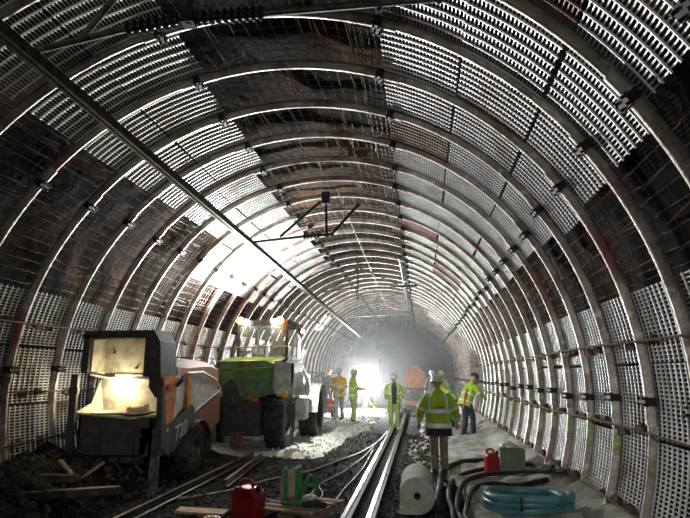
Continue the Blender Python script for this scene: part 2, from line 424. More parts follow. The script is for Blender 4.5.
for k in range(1, 21):
    for q, w in enumerate(('topmost on the left wall', 'midway down the left wall', 'at the foot of the left wall')):
        if q == 2 and k > 9: continue
        put_sheet(k, -70-11.6*(q+1), -70-11.6*q, w, 9 if k < 3 else 10)
for k in range(-2, 13):
    up = -12.3 if k < 1 else (-14 if k < 4 else -17.8)
    put_sheet(k, (up-40.3)/2, up, 'on the left crown beside the roof gap', 7 if k <= 0 else 9)
    put_sheet(k, -40.3, (up-40.3)/2, 'midway down the left crown', 7 if k <= 0 else 9)
    if k >= 6: put_sheet(k, -55, -40.3, 'low on the left crown', 10)
for k in (20, 21, 25):
    put_sheet(k, -55, -42, 'standing alone on the left haunch', 10)
# ------------------------------------------------------------------ reinforcing wire in the gaps
WM = {}
def wire_mesh(t0, t1, seed):
    key = (round(t1-t0), seed)
    if key in WM: return WM[key]
    rnd = random.Random(seed); mb = MB(); d = t1-t0
    def P(th, y, r): t = R(th); return Vector((r*math.sin(t), y, r*math.cos(t)))
    a = -d/2+.8
    while a < d/2-.4:
        mb.loft([P(a, -.52, 4.08), P(a+rnd.uniform(-.25,.25), .52, 4.08)], .0042, seg=4); a += 2.15
    for y in (-.36, -.2, -.04, .12, .28, .42):
        n = max(2, int(d/3)); mb.loft([P(-d/2+.4+(d-.8)*i/n, y+rnd.uniform(-.01,.01), 4.09) for i in range(n+1)], .0038, seg=4)
    for i in range(int(d*.28)):
        a = rnd.uniform(-d/2+1, d/2-1); mb.loft([P(a, -.42, 4.02+rnd.uniform(0,.04)), P(a+rnd.uniform(-1.6,1.6), .40, 4.02+rnd.uniform(0,.05))], .0075, seg=4)
    WM[key] = mb.mesh('wire_mesh', M['wire'], recalc=False); return WM[key]
def put_wire(k, t0, t1, where):
    o = link('wire_mesh', wire_mesh(t0, t1, k % 3), None, (CX, Y0+k+.5, CZ), (0, R((t0+t1)/2), 0))
    tag(o, f'rusty reinforcing wire mesh {where}, {bay(k)} bay from the camera', 'wire mesh', 'wire mesh in the open gaps')
for k in range(-2, 24):
    up = -12.3 if k < 1 else (-14 if k < 4 else -17.8)
    if k >= 13: up = -40
    if k >= -1: put_wire(k, up, 19.4, 'in the roof gap')
    put_wire(k, 60.6, 74.9, 'in the right haunch gap')
    if k < 20: put_wire(k, -70, -55 if 6 <= k < 13 else -40.4, 'in the left haunch gap')
# strapping strip of coarse mesh along the right edge of the roof gap
for k in range(-1, 10):
    mb = MB()
    for a in (15.6, 16.7, 17.8, 18.9): mb.loft([cyl(a, 3.99, Y0+k+.1)-Vector((CX,Y0+k+.5,CZ)), cyl(a, 3.99, Y0+k+.9)-Vector((CX,Y0+k+.5,CZ))], .009, seg=4)
    for y in (.2,.38,.56,.74): mb.loft([cyl(a, 3.985, Y0+k+y)-Vector((CX,Y0+k+.5,CZ)) for a in (15.4, 19.2)], .009, seg=4)
    o = mb.obj('steel_grid', M['greysteel'], recalc=False); o.location = (CX, Y0+k+.5, CZ)
    tag(o, f'narrow welded steel grid at right edge of roof gap, {bay(k)} bay from the camera', 'steel grid', 'welded grids by the roof gap')
# ------------------------------------------------------------------ tie bars with wedge brackets
wed = MB(); wed.box((0,0,0), (.07,.11,.085), taper=(.7,.6)); wed.cyl((.0,.0,.0), (0,1,0), .022, .15, 8); wedge_me = wed.mesh('bracket', M['bracket'])
def tie(th, y0, y1, label, r=3.865, dirx=1):
    t = thing('tie_bar', label, 'tie bar', cyl(th, r, 0), 0, 'longitudinal tie bars across the ribs')
    mb = MB(); pts = [Vector((.012*math.sin(y*1.3), y, .015*math.sin(y*.9+th))) for y in [y0+(y1-y0)*i/60 for i in range(61)]]
    mb.loft(pts, .012, seg=6); mb.obj('bar', M['bracket'], t, smooth=True)
    y = y0+.4; i = 0
    k = math.ceil(y0-Y0)
    while Y0+k < min(y1, 24):
        for dy in (.32, .68):
            if random.random() < .85:
                link('bracket', wedge_me, t, (dirx*random.uniform(.06,.10), Y0+k+dy+random.uniform(-.08,.08), random.uniform(-.04,.03)), (R(random.uniform(-20,20)), R(random.uniform(-25,25)), R(random.uniform(-25,25))))
        k += 1
    return t
tie(82.4, 3.5, 34, 'upper rusty tie bar running along the right wall')
tie(95.8, 3.5, 34, 'middle rusty tie bar running along the right wall at chest height')
tie(107.5, 4.5, 30, 'lowest rusty tie bar at the foot of the right wall')
tie(-76.6, 5, 28, 'upper rusty tie bar running along the left wall', dirx=-1)
tie(-90.8, 5, 28, 'middle rusty tie bar running along the left wall', dirx=-1)
tie(-101, 5, 12, 'lowest rusty tie bar on the left wall behind the hopper machine', dirx=-1)
# ------------------------------------------------------------------ overhead line gear
mb = MB(); pr = [(-.045,-.05),(-.012,-.05),(-.012,-.02),(.012,-.02),(.012,-.05),(.045,-.05),(.03,.05),(-.03,.05)]
def rz_(y): return 4.06-.0235*(y-3)
vs = []; ys = [2.4, 10, 20, 31]
for y in ys:
    for a, b_ in pr: vs.append((-2.84+a, y, rz_(y)+b_))
mb.add(vs, [(i*8+k, i*8+(k+1) % 8, (i+1)*8+(k+1) % 8, (i+1)*8+k) for i in range(3) for k in range(8)] + [tuple(range(8)), tuple(range(31,23,-1))])
tag(mb.obj('conductor_rail', M['pole']), 'long dark overhead conductor rail running the length of the tunnel on the left', 'overhead rail')
def insulator(mb, a, b, r, n):
    a, b = Vector(a), Vector(b)
    pts = []; rr = []
    for i in range(n*4+1):
        pts.append(a.lerp(b, i/(n*4))); rr.append(r*(.55, .95, 1.0, .6)[i % 4])
    mb.loft(pts, rr, seg=14)
def cantilever(label, Y, bars, ins, r, mat, drop=None):
    t = thing('cantilever_arm', label, 'overhead line bracket', (bars[0][0][0], Y, bars[0][0][1]), 0, None)
    o0 = Vector((bars[0][0][0], Y, bars[0][0][1]))
    for a, b_ in bars:
        m_ = MB(); m_.loft([Vector((a[0], Y, a[1]))-o0, Vector((b_[0], Y, b_[1]))-o0], r, seg=12)
        m_.ball(Vector((b_[0], Y, b_[1]))-o0, r*1.5, 5)
        m_.obj('tube', mat, t, smooth=True)
    for a, b_, rr, n in ins:
        m_ = MB(); insulator(m_, Vector((a[0], Y, a[1]))-o0, Vector((b_[0], Y, b_[1]))-o0, rr, n); m_.obj('insulator', M['insul'], t, smooth=True)
    return t, o0
t, o0 = cantilever('near overhead line bracket tube with two ribbed insulators under the roof', 4.3,
    [((-3.66,4.80),(-2.45,5.00)), ((-2.1,5.0),(-1.95,5.01)), ((-1.35,4.99),(.25,4.98)), ((-3.2,4.86),(-2.83,5.36))],
    [((-2.72,4.955),(-2.2,5.0),.075,7), ((-2.02,5.0),(-1.34,4.99),.072,10)], .034, M['pole'])
m_ = MB(); m_.loft([Vector((-2.08,4.3,4.93))-o0, Vector((-2.08,4.3,5.30))-o0], .03, seg=8); m_.box(Vector((-2.08,4.3,5.0))-o0, (.12,.12,.13)); m_.obj('hanger', M['dark'], t)
m_ = MB(); m_.loft([Vector((-.28,4.3,4.9))-o0, Vector((-.28,4.35,5.42))-o0], .02, seg=8); m_.box(Vector((-.28,4.3,4.97))-o0, (.06,.1,.1)); m_.obj('hanger', M['dark'], t)
t, o0 = cantilever('dark overhead line bracket hanging from the roof in mid tunnel', 10.5,
    [((-1.83,5.35),(-1.81,4.46)), ((-3.5,4.36),(-2.25,4.46)), ((-2.0,4.47),(-1.7,4.48)), ((-2.78,4.47),(-1.97,5.16)), ((-1.70,4.49),(-1.16,5.08))],
    [((-2.3,4.455),(-1.95,4.475),.06,5)], .028, M['clamp'])
m_ = MB(); m_.box(Vector((-1.83,10.5,5.25))-o0, (.16,.16,.25)); m_.obj('bracket_plate', M['clamp'], t)
t, o0 = cantilever('paler overhead line bracket with wide cross tube further down the tunnel', 17,
    [((-3.13,4.29),(-1.9,4.40)), ((-1.9,4.36),(-.02,4.44)), ((-2.71,4.4),(-1.89,5.05)), ((-1.85,5.05),(-.65,4.50)), ((-1.9,5.35),(-1.9,4.05))], [((-.5,4.42),(-.02,4.44),.05,5)], .024, M['greysteel'])
cantilever('third overhead line bracket deep in the tunnel', 25,
    [((-3.4,4.3),(-.4,4.42)), ((-1.9,5.3),(-1.9,4.0)), ((-1.9,4.95),(-.5,4.5))], [], .022, M['greysteel'])
cantilever('farthest overhead line bracket in front of the old lining', 35,
    [((-3.9,4.3),(-3.2,4.98)), ((-3.2,5.02),(-1.1,4.95)), ((-2.74,4.95),(-2.74,3.3)), ((-1.08,4.98),(-1.08,3.6)), ((-2.74,3.65),(-1.08,3.7))], [], .03, M['greysteel'])
mb = MB(); mb.loft([(-1.38, 9.0, 4.93), (-1.36, 14, 4.75), (-1.36, 24, 4.55), (-1.36, 34, 4.45)], .011, seg=6)
tag(mb.obj('contact_wire', M['pole']), 'thin overhead wire strung along the middle of the roof', 'wire')
mb = MB(); mb.loft([cyl(18.2, 3.72, y) for y in (15.6, 20, 26, 33)], .035, seg=8)
for y in (16, 19, 22, 26, 30): mb.box(cyl(18.2, 3.77, y), (.05,.04,.14))
tag(mb.obj('service_pipe', M['greysteel'], smooth=True), 'thin grey pipe running along the right edge of the roof gap', 'pipe')

# ------------------------------------------------------------------ rails, hoses and things on the ground
def rail(x, y0, y1, mat, label, z=.0, dx=0):
    sec = [(.72*a_, .8*b_) for a_, b_ in [(-.062,0),(.062,0),(.062,.012),(.012,.03),(.012,.105),(.034,.115),(.034,.14),(-.034,.14),(-.034,.115),(-.012,.105),(-.012,.03),(-.062,.012)]]
    vs = []; n = 2
    for y, xx in ((y0, x), (y1, x+dx)):
        for a, b_ in sec: vs.append((xx+a, y, b_+z))
    m_ = MB(); m_.add(vs, [(k, (k+1) % 12, 12+(k+1) % 12, 12+k) for k in range(12)] + [tuple(range(12)), tuple(range(23,11,-1))])
    return tag(m_.obj('rail', mat), label, 'rail')
rail(-.93, 5, 33, M['rail'], 'shiny steel rail, left one of the close pair in mid tunnel', -.02)
rail(-.64, 5, 33, M['rail'], 'shiny steel rail, right one of the close pair in mid tunnel', -.02)
rail(-3.42, 5.5, 11.4, M['rustrail'], 'rusty dark rail lying beside the wheel of the orange machine', .02, -.04)
rail(-2.98, 8.4, 11.2, M['rustrail'], 'short rusty rail lying right of the longer dark rail', .02, -.25)
def hose(pts, r, mat, label, cat='hose', name='hose', n=8, lift=1.0):
    pts = [Vector(p) for p in pts]; out = []
    for i in range(len(pts)-1):
        p0, p1, p2, p3 = pts[max(i-1,0)], pts[i], pts[i+1], pts[min(i+2, len(pts)-1)]
        for q in range(n):
            t = q/n; out.append(.5*((2*p1)+(-p0+p2)*t+(2*p0-5*p1+4*p2-p3)*t*t+(-p0+3*p1-3*p2+p3)*t**3))
    out.append(pts[-1])
    m_ = MB(); m_.loft(out, r, seg=10); return tag(m_.obj(name, mat, smooth=True), label, cat)
def G(x, y, r): return (x, y, gz(x, y)+r*.8)
hose([G(*p, .028) for p in ((-4.0,8.15),(-3.75,7.7),(-3.3,7.75),(-2.9,8.3),(-2.45,9.2),(-2.0,10.0),(-1.65,11.2),(-1.35,12.6),(-1.12,14.5),(-1.02,17.0))], .022, M['greysteel'], 'long thin grey hose curving from the hopper machine to the rails')
hose([G(*p, .028) for p in ((-1.6,7.2),(-1.45,8.2),(-1.62,9.0),(-1.4,10.2),(-1.22,12.0),(-1.15,14.0))], .009, M['white'], 'thin pale cord lying on the ballast left of the rails', 'cord', 'cord')
hose([G(*p, .028) for p in ((-1.15,6.6),(-1.2,8.2),(-1.1,10.5),(-1.12,13.0))], .01, M['greysteel'], 'thin grey cable lying close beside the left rail', 'cable', 'cable')
for i, (pp, lab) in enumerate([
    (((.30,6.3),(.36,7.4),(.35,8.2),(.45,9.3),(.75,10.0),(1.2,10.35),(1.75,10.2),(2.0,9.2)), 'outermost black hose arching over the grey sheeting'),
    (((.42,6.2),(.44,6.9),(.42,7.6),(.6,8.9),(.95,9.5),(1.35,9.7),(1.8,9.3),(2.0,8.4)), 'second black hose arching inside the outermost one'),
    (((.55,6.2),(.53,6.7),(.5,7.2),(.72,8.45),(1.05,8.95),(1.4,9.1),(1.8,8.7)), 'third black hose arching just behind the blue coil'),
    (((.16,7.6),(.2,8.3),(.25,9.0),(.35,10.0),(.7,10.8),(1.1,11.1),(1.5,10.9)), 'thick black hose lying in front of the red canister')]):
    hose([G(*p, .05) for p in pp], .036 if i < 3 else .045, M['black'], lab)
# blue coil
pts = []; n = 40
for i in range(n*3+1):
    a = 2*PI*i/n; k = i/n; r_ = .49+.025*math.sin(k*5)-.015*k
    pts.append((r_*(1+.05*math.sin(k*2.4))*math.cos(a)+.035*math.sin(k*2.2), r_*math.sin(a)+.05*math.sin(k*1.9), .05+.055*k+.018*math.sin(a+k*1.3)+.01*math.sin(a*3)))
mb = MB(); mb.loft(pts, .042, seg=12); o = mb.obj('hose_coil', M['blue'], smooth=True)
cz_ = max(tarp_z(1.22+dx, 7.2+dy) for dx in (-.5,0,.5) for dy in (-.5,0,.5)); o.location = (1.21, 7.05, cz_-.05)
tag(o, 'coil of thick blue-green hose lying on the sheeting at lower right', 'hose coil')
for a in (4.4,):
    mb = MB(); mb.rev([(.075,-.012),(.085,-.012),(.085,.012),(.075,.012)], (.5*math.cos(a), .5*math.sin(a), .18), 'x' if abs(math.sin(a)) > .7 else 'y', 14)
    c = mb.obj('tie_strap', M['black'], o)
mb = MB(); mb.loft([(-.13,0,.04),(0,.03,.05),(.15,.0,.04)], [.03,.045,.03], seg=10); mb.loft([(.14,-.02,.04),(.2,-.03,.04)], .055, seg=10)
o = mb.obj('hose_coupling', M['palewood'], smooth=True); o.location = (1.08, 7.36, tarp_z(1.08,7.36)); tag(o, 'small yellowish hose coupling lying inside the blue coil', 'coupling')
# white roll
t = thing('geotextile_roll', 'big white roll of geotextile lying right of the rails', 'roll', (-.08, 7.25, gz(-.08,7.6)), R(.5))
mb = MB(); rr = .222
prof = [(.045,.05),(.045,0),(.10,-.004),(.15,.004),(.19,-.003),(rr-.006,0),(rr,.012)]+[(rr*(1-.005*math.sin(i*1.7)), .1+i*.125) for i in range(9)]+[(rr-.02,1.17),(.045,1.18),(.045,1.13)]
mb.rev(prof, (0,0,rr+.0), 'y', 36); mb.loft([(0,.03,rr),(0,1.15,rr)], .046, seg=14, cap=False)
mb.obj('rolled_fabric', M['roll'], t, smooth=True)
mb = MB(); mb.rev([(.043,.002),(.043,1.15),(.036,1.15),(.036,.002),(.043,.002)], (0,0,rr), 'y', 16); mb.obj('core_tube', M['brown'], t, smooth=True)
mb = MB(); mb.add([(-.21,0,.08),(-.26,-.02,.02),(-.12,-.05,.012),(-.03,-.02,.012),(-.05,.02,.012),(-.14,.6,.02),(-.2,.6,.1),(-.24,.3,.03)], [(0,1,2,3),(0,3,4,5,6,7)]); fl = mb.obj('loose_flap', M['roll'], t)
md = fl.modifiers.new('s', 'SOLIDIFY'); md.thickness = .006
# jerrycans
def jerrycan(label, loc, rz, w, d, h, mark=False):
    t = thing('jerrycan', label, 'fuel can', loc, rz)
    m_ = MB(); m_.prism([(-w/2,0),(w/2,0),(w/2,h*.66),(w*.30,h*.84),(-w*.36,h*.84),(-w/2,h*.72)], 'y', -d/2, d/2)
    o = m_.obj('can_body', M['red'], t); b_ = o.modifiers.new('b', 'BEVEL'); b_.width = .022; b_.segments = 3
    m_ = MB(); m_.loft([(-w*.36,0,h*.80),(-w*.34,0,h*.95),(-w*.2,0,h),(w*.06,0,h),(w*.16,0,h*.95),(w*.18,0,h*.80)], .020, side=(0,1,0), seg=8); m_.obj('handle', M['red'], t, smooth=True)
    m_ = MB(); m_.cyl((w*.38,0,h*.80), (.6,0,1), .032, .06, 14); m_.cyl((w*.42,0,h*.865), (.6,0,1), .026, .04, 14); m_.obj('cap', M['black'], t, smooth=True)
    for s in (-1, 1):
        m_ = MB(); m_.loft([(-w*.34,s*(d/2+.002),h*.12),(-w*.34,s*(d/2+.002),h*.62),(w*.34,s*(d/2+.002),h*.62),(w*.34,s*(d/2+.002),h*.12),(-w*.34,s*(d/2+.002),h*.12)], .006, seg=6)
        m_.obj('embossed_rib', M['red'], t)
    if mark:
        for i, q in enumerate((.0,.045,.09,.13)):
            pass
    return t
jerrycan('red plastic jerrycan standing beside the plank at lower left', (-2.13, 6.86, gz(-2.13,6.86)), R(-24), .38, .22, .47)
jerrycan('small red canister standing against the sage green box', (1.19, 10.15, gz(1.19,10.1)-.01), R(12), .24, .18, .40)
t = thing('storage_box', 'sage green box with pale rag on top by the right wall', 'box', (1.56, 10.3, gz(1.5,10.2)+.0), R(-6))
mb = MB(); mb.bbox((0,0,.165), (.42,.34,.33), .015)
mb.obj('box_body', M['sage'], t)
mb = MB(); mb.bbox((0,0,.35), (.44,.36,.04), .01); mb.obj('lid', M['sage'], t)
mb = MB(); mb.loft([(-.12,0,.36),(-.10,0,.42),(.10,0,.42),(.12,0,.36)], .010, side=(0,1,0), seg=8); mb.obj('handle', M['black'], t)
mb = MB(); mb.grid(-.17,.11,-.1,.12,10,8, lambda x,y: .395+.11*max(0, 1-((x+.03)/.15)**2-(y/.13)**2)+.02*noise.noise(Vector((x*30,y*30,0))))
o = mb.obj('rag', M['white'], recalc=False, smooth=True); o.location = t.location + Vector((-.04,-.03,0)); tag(o, 'crumpled white rag draped on the sage green box', 'rag')
md = o.modifiers.new('s', 'SOLIDIFY'); md.thickness = .012
# pallet with tools
pz = max(gz(-1.55+dx, 7.15+dy) for dx in (-.4,0,.4) for dy in (-.4,0,.4))
t = thing('wooden_pallet', 'weathered wooden pallet lying left of the rails', 'pallet', (-1.55, 7.1, pz-.01), R(-18))
for i in range(5):
    mb = MB(); mb.bbox((0, -.36+.18*i, .115+random.uniform(0,.006)), (.82+random.uniform(-.05,.05), .12, .022), .004, (0,0,R(random.uniform(-2,2)))); mb.obj('deck_board', M['wood'], t)
for x in (-.35, 0, .35):
    mb = MB(); mb.bbox((x, 0, .055), (.09,.86,.09), .005); mb.obj('runner', M['wood'], t)
t = thing('tool_bag', 'green and cream open sack standing on the pallet', 'bag', (-1.72, 7.38, pz+.118), R(15))
mb = MB(); mb.loft([(0,0,0),(0,0,.05),(0,0,.2),(.01,0,.33),(.0,0,.36)], [(.13,.10),(.15,.11),(.14,.10),(.13,.085),(.135,.09)], side=(1,0,0), seg=16, cap=False, power=.7); mb.add([(-.12,-.09,.005),(.12,-.09,.005),(.12,.09,.005),(-.12,.09,.005)], [(0,1,2,3)]); o = mb.obj('sack', M['cream'], t, smooth=True); md = o.modifiers.new('s','SOLIDIFY'); md.thickness = .008
for a, x in ((0,-.07),(1,.09)):
    mb = MB(); mb.loft([(x,-.118,.0),(x,-.125,.18),(x,-.10,.36),(x+.01,-.02,.39),(x,.06,.36)], [(.022+.02*a,.006)]*5, side=(1,0,0), seg=8); mb.obj('green_strap', pm('green_strap%d' % a, (.02,.22,.07), .6), t)
hose([(-1.58,7.30,pz+.14),(-1.50,7.2,pz+.30),(-1.44,7.26,pz+.42),(-1.40,7.4,pz+.25),(-1.46,7.1,pz+.14),(-1.62,6.98,pz+.14),(-1.75,7.02,pz+.14)], .022, pm('green_hose', (.02,.25,.08), .45), 'short green hose looped over the sack on the pallet')
t = thing('rag_bundle', 'blue cloth bundle on the ground between jerrycan and sack', 'cloth', (-1.98, 7.25, gz(-1.98,7.25)))
mb = MB(); mb.ball((0,0,.07), .1, 8, (1.4,.9,.75)); mb.obj('bundle', pm('blue_cloth', (.03,.07,.18), .8), t, smooth=True); mb = MB(); mb.ball((.1,-.02,.1), .045, 6, (1.2,1,.8)); mb.obj('knot', pm('blue_cloth_knot', (.04,.09,.2), .8), t, smooth=True)
mb = MB(); mb.ball((0,0,.05), .075, 8, (1.3,.9,.6)); o = mb.obj('plastic_bag', M['white'], smooth=True); o.location = (-1.42, 7.18, pz+.118); tag(o, 'crumpled white plastic bag lying on the pallet', 'bag')
mb = MB(); mb.bbox((0,0,.03), (.18,.3,.05), .005); mb.bbox((.02,-.02,.065), (.12,.16,.02), .004); o = mb.obj('metal_block', M['greysteel']); o.location = (-1.16, 7.0, gz(-1.16,7.0)+.0); o.rotation_euler = (0,0,R(-20)); tag(o, 'flat pale metal block beside the left shiny rail', 'block')
mb = MB(); mb.loft([(-.16,0,.03),(.0,.05,.05),(.13,0,.03)], [.03,.05,.03], seg=8); o = mb.obj('black_glove', M['black'], smooth=True); o.location = (-1.3,6.9,pz+.115); tag(o, 'black rubber glove lying on the pallet end', 'glove')
mb = MB(); mb.bbox((0,0,.012), (.62,.2,.024), .004); o = mb.obj('plywood_plank', M['palewood']); o.location = (-2.72, 6.86, gz(-2.72,6.86)+.05); o.rotation_euler = (R(3),R(2),R(3)); tag(o, 'pale plywood plank lying left of the red jerrycan', 'plank')
mb = MB(); mb.ball((0,0,.03), .07, 7, (1.7,.9,.5)); o = mb.obj('crumpled_foil', pm('foil', (.7,.7,.68), .3, .7, bump=1, bsc=60), smooth=True); o.location = (-2.52,6.7,gz(-2.52,6.7)); tag(o, 'crumpled silver wrapping in front of the plywood plank', 'wrapping')
# scrap timbers and lumps in dark rubble lower left
for i, (x, y, z, L_, rx, ry, rz, lab, mt) in enumerate([
    (-4.55,7.35,.38,.42,0,R(-35),R(30),'broken timber stick leaning in the rubble under the hopper machine','wood'),
    (-4.85,7.25,.45,.32,0,R(30),R(-20),'short broken timber leaning left of the other stick','wood'),
    (-5.0,6.6,.42,1.5,0,R(8),R(62),'long dark beam lying along the foot of the left wall','rustrail'),
    (-4.5,6.55,.26,1.6,0,R(4),R(50),'dark plank lying across the rubble at lower left','rustrail')]):
    mb = MB(); mb.bbox((0,0,0), (L_,.07 if i < 2 else .14,.035 if i < 2 else .09), .006); o = mb.obj('timber', M[mt]); o.location = (x, y, z); o.rotation_euler = (rx, ry, rz); tag(o, lab, 'timber')
mb = MB(); stone(mb, 0, 0, .055, 0); o = mb.obj('pale_stone', M['white']); o.location = (-4.2,7.35,gz(-4.2,7.35)+.03); tag(o, 'single pale stone in the dark rubble below the hopper machine', 'stone')

# ------------------------------------------------------------------ vehicles
def wheel(mb_t, mb_r, c, r, w, lugs=18):
    x, y, z = c
    mb_t.rev([(r*.58,-w*.42),(r*.72,-w/2),(r*.93,-w*.47),(r,-w*.36),(r,w*.36),(r*.93,w*.47),(r*.72,w/2),(r*.58,w*.42)], c, 'x', 32)
    for i in range(lugs):
        g = 2*PI*i/lugs
        for s in (-1, 1):
            mb_t.box((x+s*w*.22, y+(r+.005)*math.cos(g+s*.09), z+(r+.005)*math.sin(g+s*.09)), (w*.42, r*.10, r*.07), (g+s*.09-PI/2, 0, R(14)*s))
    mb_r.rev([(r*.6,-w*.40),(r*.6,w*.40),(r*.54,w*.42),(r*.50,w*.2),(r*.28,w*.14),(r*.24,w*.30),(.01,w*.32)], c, 'x', 28)
    mb_r.rev([(.01,-w*.3),(r*.24,-w*.28),(r*.5,-w*.2),(r*.6,-w*.40)], c, 'x', 28)
    for i in range(8):
        g = 2*PI*i/8; mb_r.cyl((x+w*.17, y+r*.38*math.cos(g), z+r*.38*math.sin(g)), (1,0,0), .018, .05, 6)
def add_wheel(t, c, r, w, rim='greysteel'):
    a, b_ = MB(), MB(); wheel(a, b_, (0,0,0), r, w)
    o = a.obj('wheel', M['black'], t, smooth=True); o.location = c
    q = b_.obj('rim', M[rim], o, smooth=True); return o
def txt(s, size, mat, parent, loc, rot, shear=0, ext=.004, name='lettering'):
    c = bpy.data.curves.new(name, 'FONT'); c.body = s; c.size = size; c.extrude = ext; c.shear = shear; c.offset = .004*size/.2
    o = bpy.data.objects.new('tmp', c); col.objects.link(o); bpy.context.view_layer.update()
    me = bpy.data.meshes.new_from_object(o.evaluated_get(bpy.context.evaluated_depsgraph_get())); bpy.data.objects.remove(o)
    me.materials.clear(); me.materials.append(mat)
    return link(name, me, parent, loc, rot)
# --- mixer / concrete pump with open hopper lid (origin under it)
ox, oy = -4.5, 9.2
t = thing('hopper_machine', 'orange and dark grey concrete pump with open lit hopper at left', 'machine', (ox, oy, 0))
def A(mb, name, mat, smooth=False, par=None):
    mb.v = [(p[0]-ox, p[1]-oy, p[2]) for p in mb.v]; return mb.obj(name, mat, par or t, smooth)
# hopper bowl
mb = MB()
mb.prism([(-5.18,.50),(-4.12,.52),(-4.0,.95),(-4.02,1.06),(-5.2,1.10),(-5.22,.95)], 'y', 8.0, 8.06)
mb.prism([(8.0,.50),(8.9,.55),(8.9,1.1),(8.0,1.06)], 'x', -5.22, -5.18); mb.prism([(8.0,.50),(8.9,.55),(8.9,1.25),(8.5,1.2),(8.0,1.04)], 'x', -4.06, -4.01)
mb.box((-4.6,8.45,.56), (1.1,.85,.05)); mb.box((-4.6,8.0,.80), (.9,.05,.03)); mb.box((-4.85,7.97,.72), (.05,.06,.35)); mb.box((-4.3,7.97,.72), (.05,.06,.35))
A(mb, 'hopper', M['machine_grey'])
mb = MB(); mb.add([(-5.24,7.93,1.13),(-4.35,7.93,1.06),(-4.02,8.1,1.1),(-4.0,8.35,1.22),(-4.02,8.52,1.62),(-5.22,8.5,1.62),(-5.22,8.3,1.25),(-4.1,8.42,1.12),(-5.08,8.42,1.12),(-4.35,8.02,1.04),(-5.05,8.02,1.08)],
    [(5,4,7,8),(3,4,7),(0,10,8,6),(6,8,5),(2,9,7,3),(1,9,2),(0,1,9,10)])
o = A(mb, 'hopper_lining', M['cream']); md = o.modifiers.new('s','SOLIDIFY'); md.thickness = .025
mb = MB()
for i in range(15): mb.loft([(-5.02+i*.05, 7.99, 1.115),(-5.02+i*.053, 8.4, 1.13)], .009, seg=6)
for j in range(4): mb.loft([(-5.06, 8.02+j*.12, 1.11),(-4.25, 8.02+j*.12, 1.11)], .009, seg=6)
A(mb, 'grille', M['cream'])
# lid
mb = MB()
def lidbox(x0, x1, y0, y1, z0, z1): mb.box(((x0+x1)/2,(y0+y1)/2,(z0+z1)/2), (x1-x0, y1-y0, z1-z0))
lidbox(-5.3,-4.12,8.05,8.55,2.30,2.38); lidbox(-5.3,-5.19,8.05,8.55,1.72,2.30); lidbox(-4.24,-4.10,8.02,8.6,1.66,2.34)
mb.prism([(-4.12,1.5),(-4.0,1.35),(-3.92,1.5),(-3.98,2.2),(-4.1,2.38),(-4.14,2.38)], 'y', 8.0, 8.55)
lidbox(-5.3,-4.1,8.52,8.6,1.64,2.38); lidbox(-5.3,-4.1,8.05,8.10,2.26,2.31)
A(mb, 'lid', M['black'])
mb = MB(); mb.box((-4.71,8.50,2.0), (.94,.03,.56)); mb.prism([(8.12,1.74),(8.5,1.70),(8.5,2.28),(8.12,2.24)], 'x', -5.19, -5.165)
A(mb, 'lid_lining', M['cream'])
mb = MB(); mb.loft([(-5.17,8.1,1.70),(-4.98,8.3,1.64),(-4.9,8.46,1.64)], .02, seg=6); mb.loft([(-4.95,8.46,1.69),(-4.3,8.46,1.68)], .018, seg=6); A(mb, 'lid_rail', M['cream'])
for dx in (-5.0, -4.35, -4.6): 
    mb = MB(); mb.cyl((dx,8.47,2.05 if dx != -4.6 else 1.8), (0,1,0), .022, .04, 10); A(mb, 'bolt', M['dark'])
mb = MB(); mb.bbox((-4.80,8.42,1.59), (.32,.06,.12), .012); lamp_h = A(mb, 'led_lamp', M['hop'])
mb = MB(); mb.bbox((-4.65,8.58,1.6), (1.2,.06,.16), .01); A(mb, 'lamp_panel', M['machine_grey'])
mb = MB(); mb.cyl((-4.36,8.15,1.17), (1,.25,.1), .045, .22, 14); mb.cyl((-4.22,8.18,1.19), (1,.25,.1), .06, .05, 14); mb.cyl((-4.48,8.13,1.16), (1,.25,.1), .06, .04, 14); A(mb, 'coupling', M['palewood'], True)
# side upright left
mb = MB(); mb.bbox((-5.22,7.82,1.0), (.11,.07,1.4), .01); mb.box((-5.20,7.78,1.46), (.15,.05,.1)); A(mb, 'outrigger_column', M['machine_grey'])
# body
mb = MB(); mb.prism([(8.62,.42),(10.5,.42),(10.5,.85),(9.75,.62),(9.05,.95),(8.9,1.62),(8.62,1.62)], 'x', -5.15, -3.96)
mb.box((-4.5,9.6,.5), (1.0,2.1,.18)); A(mb, 'chassis', M['machine_grey'])
mb = MB(); mb.prism([(8.05,.62),(8.30,.48),(8.75,.60),(9.35,.88),(9.42,.98),(9.12,1.20),(8.42,.98),(8.18,.92),(8.05,1.5),(7.98,1.5)], 'x', -3.97, -3.88)
mb.prism([(8.0,.5),(8.3,.5),(8.3,.9),(8.0,.9)], 'x', -4.2, -3.9); A(mb, 'side_panel', M['machine_grey'])
mb = MB(); mb.prism([(8.08,1.66),(8.52,1.68),(8.50,1.42),(8.44,.98),(8.24,.93),(8.08,1.0)], 'x', -3.95, -3.90); A(mb, 'orange_panel', M['orange'])
mb = MB(); mb.prism([(8.53,1.60),(8.86,1.66),(8.84,1.3),(8.80,1.16),(8.48,1.0),(8.52,1.3)], 'x', -3.95, -3.91); A(mb, 'white_panel', M['white'])
mb = MB(); mb.loft([(-3.9,8.5,1.52),(-3.87,8.62,1.6),(-3.88,8.75,1.66)], .03, seg=6); A(mb, 'latch', M['black'])
mb = MB(); mb.prism([(8.90,1.70),(9.02,1.70),(9.06,1.3),(9.12,1.0),(9.0,1.02),(8.92,1.3)], 'x', -3.95, -3.89); A(mb, 'orange_strip', M['orange'])
